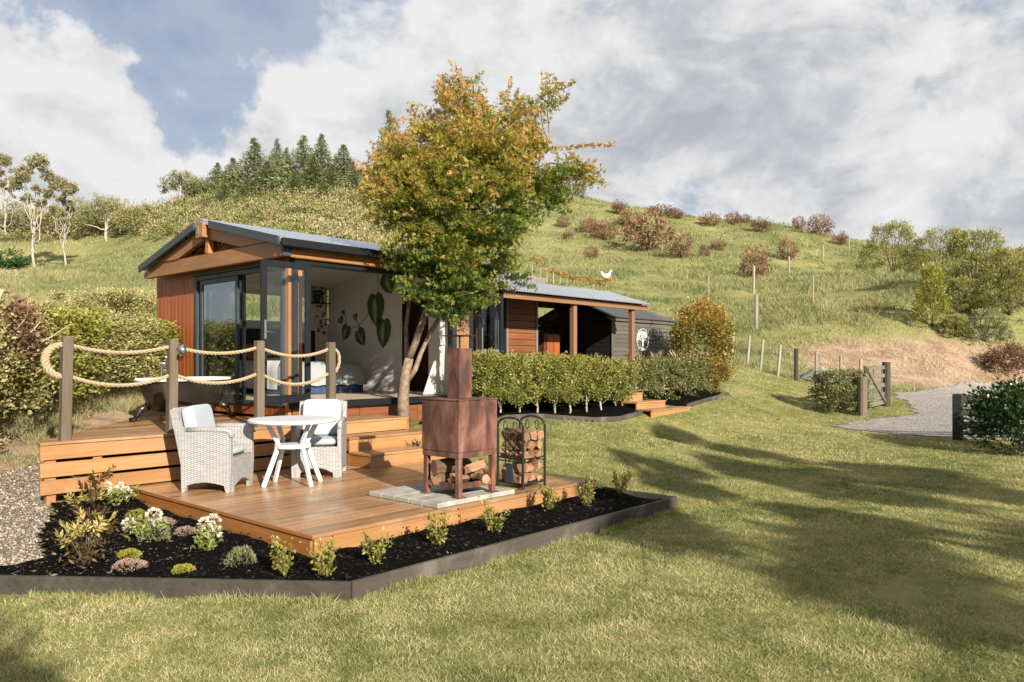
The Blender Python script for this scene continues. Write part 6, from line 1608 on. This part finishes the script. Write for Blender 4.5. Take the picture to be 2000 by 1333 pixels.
MB().prism([cpt(.155, .385), cpt(.165, .42), cpt(.18, .39), cpt(.195, .41), cpt(.20, .375)], (.012, .012, 0)).build('comb', 'red_cloth', ck, local=True)
# scrub mass on the left of the hill
r = np.random.default_rng(88)
nc = 2700; d_ = r.uniform(66, 126, nc * 4); kx = r.uniform(-.70, -.14, nc * 4); l_ = kx * d_
px = 1000 + kx * FOC; zt = far_z(l_, d_); py = HOR - (zt - EYE) / d_ * FOC
ok = (py < np.interp(px, [0, 250, 420, 560, 760], [478, 470, 470, 520, 500]) - 22 * (fbm(l_ * .15, d_ * .15, 3, 3) - .3)) & (r.random(len(d_)) < .75)
l_, d_, zt, px = l_[ok][:nc], d_[ok][:nc], zt[ok][:nc], px[ok][:nc]; nc = len(l_)
rad = (.45 + 1.7 * r.random(nc) ** 2.2) * np.where(px < 300, 1.5, 1.0); ct = r.normal(size=nc) * .26 + .46 + .45 * (fbm(l_ * .08, d_ * .08, 6, 3) - .5)
k_ = 95
v = unit(r.normal(size=(nc, k_, 3))); v[..., 2] = np.abs(v[..., 2])
c = np.stack([FW[0] * d_ + RT[0] * l_, FW[1] * d_ + RT[1] * l_, zt], 1)[:, None]
P = (c + v * rad[:, None, None] * np.array([1, 1, .95]) * (.6 + .5 * r.random((nc, k_, 1)))).reshape(-1, 3)
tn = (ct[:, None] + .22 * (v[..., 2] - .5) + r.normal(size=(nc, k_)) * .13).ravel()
V, F, li = leaf_arrays(P, .17 + .14 * r.random(len(P)), (v + np.array([0, 0, .3])).reshape(-1, 3), r, .55, .7)
tag(mesh_np('hill_scrub', V, F, 'leaf_scrub', tn[li]), 'dense olive and brown scrub covering the left hillside', None, kind='stuff')
# conifers on the crest
def conifer(seed, leaf='leaf_conifer'):
    r = np.random.default_rng(seed); P, O, T = [], [], []
    for lv in range(34):
        t = lv / 33; z = .04 + .95 * t; R0 = .32 * (1 - t) ** 1.0 * r.uniform(.8, 1.15) + .006
        nb = 14 if t < .7 else 8
        for b in range(nb):
            a = r.uniform(0, 6.28); R1 = R0 * r.uniform(.6, 1.1); k_ = 9; q = np.linspace(.15, 1, k_)
            dr = np.array([math.cos(a), math.sin(a), 0])
            P.append(np.outer(q * R1, dr) + np.array([0, 0, 1]) * (z + .05 * q[:, None] * (1 - q[:, None]) * 2 - .02 * q[:, None]) + r.normal(size=(k_, 3)) * .008)
            O.append(np.tile(dr + np.array([0, 0, .5]), (k_, 1))); T.append(.3 + .35 * q + r.normal(size=k_) * .1 + r.normal() * .07)
    P, O, T = np.concatenate(P), np.concatenate(O), np.concatenate(T)
    return [('crown', foliage(P, O, .052 * (1.08 - .6 * P[:, 2]), leaf, T, r, .3, .55, name='crown')), ('trunk', stems([([(0, 0, -.03), (0, 0, .5), (0, 0, .99)], [.022, .014, .002])], 'trunk_dark', 'trunk'))]
cf = [conifer(600 + i) for i in range(3)]
CON = [(425, 372, 56, 52), (455, 374, 66, 56), (497, 372, 88, 84), (522, 376, 60, 60), (541, 372, 82, 60), (560, 374, 84, 56), (592, 376, 82, 80), (612, 380, 66, 60), (628, 374, 92, 66), (648, 382, 60, 56), (671, 372, 90, 80), (690, 380, 56, 50), (575, 392, 56, 54), (480, 388, 46, 44), (440, 388, 48, 40), (632, 396, 46, 46), (540, 396, 36, 36)]
CON.sort()
for i, (px, py, h, w) in enumerate(CON):
    q, s = spot(px, py + 4)
    plant('conifer_tree', cf[i % 3], q, f'{ORD[i]} pointed conifer from the left on the hill crest', 'tree', 'conifers on the hill crest', (w * s * random.uniform(2.0, 2.9), w * s * random.uniform(2.0, 2.9), h * s * random.uniform(.95, 1.32)), i * 1.7)
q, s = spot(760, 362)
plant('conifer_tree', cf[1], q, 'tall dark conifer half hidden behind the maple', 'tree', None, (95 * s * 1.9, 95 * s * 1.9, 148 * s), 1)
# broad and gum trees at the left
def crowntree(lobes, h, leaf, size, n, seed, trunk, base=.4, spr=.5, forks=None, tr0=.03):
    """lobes: (x, z, r) in fractions of h, seen across the view"""
    r = np.random.default_rng(seed); P, O, T, s = [], [], [], []
    tot = sum(q[2] ** 2 for q in lobes)
    s.append(limb((0, 0, -.03 * h), (0, 0, h * .55), tr0 * h, tr0 * h * .6, r, 7, .015))
    for (x_, z_, r0) in lobes:
        y_ = r.normal() * .06
        c = np.array([RT[0] * x_ + FW[0] * y_, RT[1] * x_ + FW[1] * y_, z_]) * h; k_ = int(n * r0 ** 2 / tot) + 10
        kc = max(5, k_ // 26); cc = c + unit(r.normal(size=(kc, 3))) * r0 * h * (.4 + .6 * r.random((kc, 1))) * np.array([1, 1, .8]); i = r.integers(0, kc, k_)
        P.append(cc[i] + r.normal(size=(k_, 3)) * r0 * h * .16); O.append((cc - c)[i] / (r0 * h) + np.array([0, 0, .1]))
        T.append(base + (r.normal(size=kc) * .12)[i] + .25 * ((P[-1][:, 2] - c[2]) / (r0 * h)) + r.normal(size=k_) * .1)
        z0 = min(z_ * .75, .55 + .1 * r.random()) * h
        s.append(limb((0, 0, z0 * random.uniform(.35, .8)), c, tr0 * h * .45, tr0 * h * .1, r, 7, .05))
        for q in range(3): s.append(limb(c, cc[r.integers(0, kc)], tr0 * h * .12, tr0 * h * .04, r, 4, .06))
    P, O, T = np.concatenate(P), np.concatenate(O), np.concatenate(T)
    return [('crown', foliage(P, O, size * (.7 + .6 * r.random(len(P))), leaf, T, r, .45, .7, name='crown')), ('trunk', stems(s, trunk, 'trunk', 7))]
GUM1 = [(.02, .93, .075), (-.06, .84, .06), (.07, .84, .05), (-.10, .72, .05), (.03, .70, .04), (-.05, .62, .045), (.11, .75, .035), (.05, .58, .03), (-.02, .78, .05), (.0, .5, .025)]
GUM2 = [(-.02, .6, .045), (.06, .7, .05), (-.1, .64, .04), (.04, .52, .03), (-.06, .92, .09), (.03, .90, .07), (-.17, .82, .06), (.10, .80, .05), (-.05, .76, .05), (-.22, .72, .04), (.02, .66, .04)]
for i, (px, py, h, lb_, L) in enumerate(((14, 478, 168, 'pale trunked gum tree at the far left edge', GUM2), (67, 526, 234, 'tallest pale trunked gum tree at the left', GUM1), (126, 517, 180, 'shorter gum tree with a bent top at the left', GUM2))):
    q, s = spot(px, py)
    plant('gum_tree', crowntree(L, h * s, 'leaf_gum', .24, 6000, 620 + i, 'trunk_pale', .42, tr0=.0115), q, lb_, 'tree', 'gum trees at the left')
BR = [('airy round topped tree alone on the crest left of the conifers', 352, 382, 72, [(-.25, .62, .25), (.1, .78, .25), (.35, .66, .25), (-.45, .42, .16), (.5, .45, .2), (-.05, .55, .2), (-.1, .85, .15)], 'leaf_gum', 2600, .30), ('dark green bushy tree at the foot of the airy crest tree', 385, 388, 50, [(0, .5, .4), (-.3, .35, .3), (.35, .4, .35)], 'leaf_conifer', 2600, .42),
      ('rounded tree with pale spreading branches below the crest', 208, 466, 96, [(-.1, .8, .22), (.2, .78, .2), (-.35, .6, .22), (.42, .6, .2), (.0, .62, .24), (.6, .45, .14), (-.5, .42, .14)], 'leaf_scrub', 3600, .42), ('olive rounded tree on the skyline right of the spreading tree', 262, 452, 66, [(0, .6, .34), (-.35, .45, .28), (.35, .42, .28)], 'leaf_scrub', 2200, .5), ('olive tree between the gum trees and the spreading tree', 150, 462, 90, [(0, .7, .3), (-.3, .5, .3), (.3, .5, .28), (.05, .4, .3)], 'leaf_scrub', 2600, .4),
      ('pale bushy tree behind the tallest gum tree', 95, 470, 86, [(0, .6, .32), (-.35, .48, .28), (.35, .5, .28)], 'leaf_scrub', 2400, .5), ('olive bushy tree behind the leftmost gum tree', 35, 474, 84, [(0, .6, .32), (-.35, .48, .28), (.35, .5, .28)], 'leaf_scrub', 2400, .45), ('small rounded olive tree on the skyline below the airy tree', 290, 432, 40, [(0, .6, .34), (-.35, .45, .28), (.35, .42, .28)], 'leaf_scrub', 1600, .5)]
for i, (lb_, px, py, h, L, lf_, n, bs) in enumerate(BR):
    q, s = spot(px, py)
    plant('broadleaf_tree', crowntree(L, h * s, lf_, .24, int(n * 1.7), 640 + i, 'trunk_pale' if i in (0, 2) else 'trunk_dark', bs, tr0=.035), q, lb_, 'tree', 'broadleaf trees on the left skyline')
q, s = spot(14, 532)
plant('broadleaf_tree', crowntree([(0, .5, .42), (-.4, .4, .32), (.4, .38, .32)], 62 * s, 'leaf_camellia', .36, 2600, 660, 'trunk_dark', .7), q, 'dark green bush at the left edge below the gum trees', 'tree')
# trees behind and right of the camera whose shadows cross the lawn
SH1 = [(0, .965, .035), (.035, .91, .042), (-.05, .84, .05), (.065, .78, .052), (-.075, .70, .055), (.06, .63, .06), (-.07, .55, .06), (.08, .47, .055), (-.02, .40, .05), (0, .74, .04), (.0, .60, .045)]
SH2 = [(0, .95, .045), (.06, .89, .055), (-.08, .82, .06), (.12, .76, .065), (-.13, .68, .065), (.02, .66, .06), (.16, .60, .06), (-.16, .54, .06), (.05, .50, .065), (-.05, .43, .06), (.02, .79, .045)]
for i, (l_, d_, h, L, n, lb_) in enumerate(((9.9, -6.6, 8.3, SH1, 11000, 'slender garden tree behind the camera'), (12.2, -2.0, 8.6, SH2, 16000, 'spreading garden tree right of the camera'), (9.9, -3.2, 7.6, SH1, 7500, 'small garden tree right behind the camera'), (3.75, -7.5, 6.2, SH1, 7500, 'garden tree straight behind the camera'))):
    x_, y_ = wxy(l_, d_)
    plant('garden_tree', crowntree(L, h, 'leaf_yellowgreen', .17, n, 680 + i, 'trunk_dark', .4, tr0=.018), (x_, y_, gz(x_, y_)), lb_, 'tree', 'garden trees out of view')
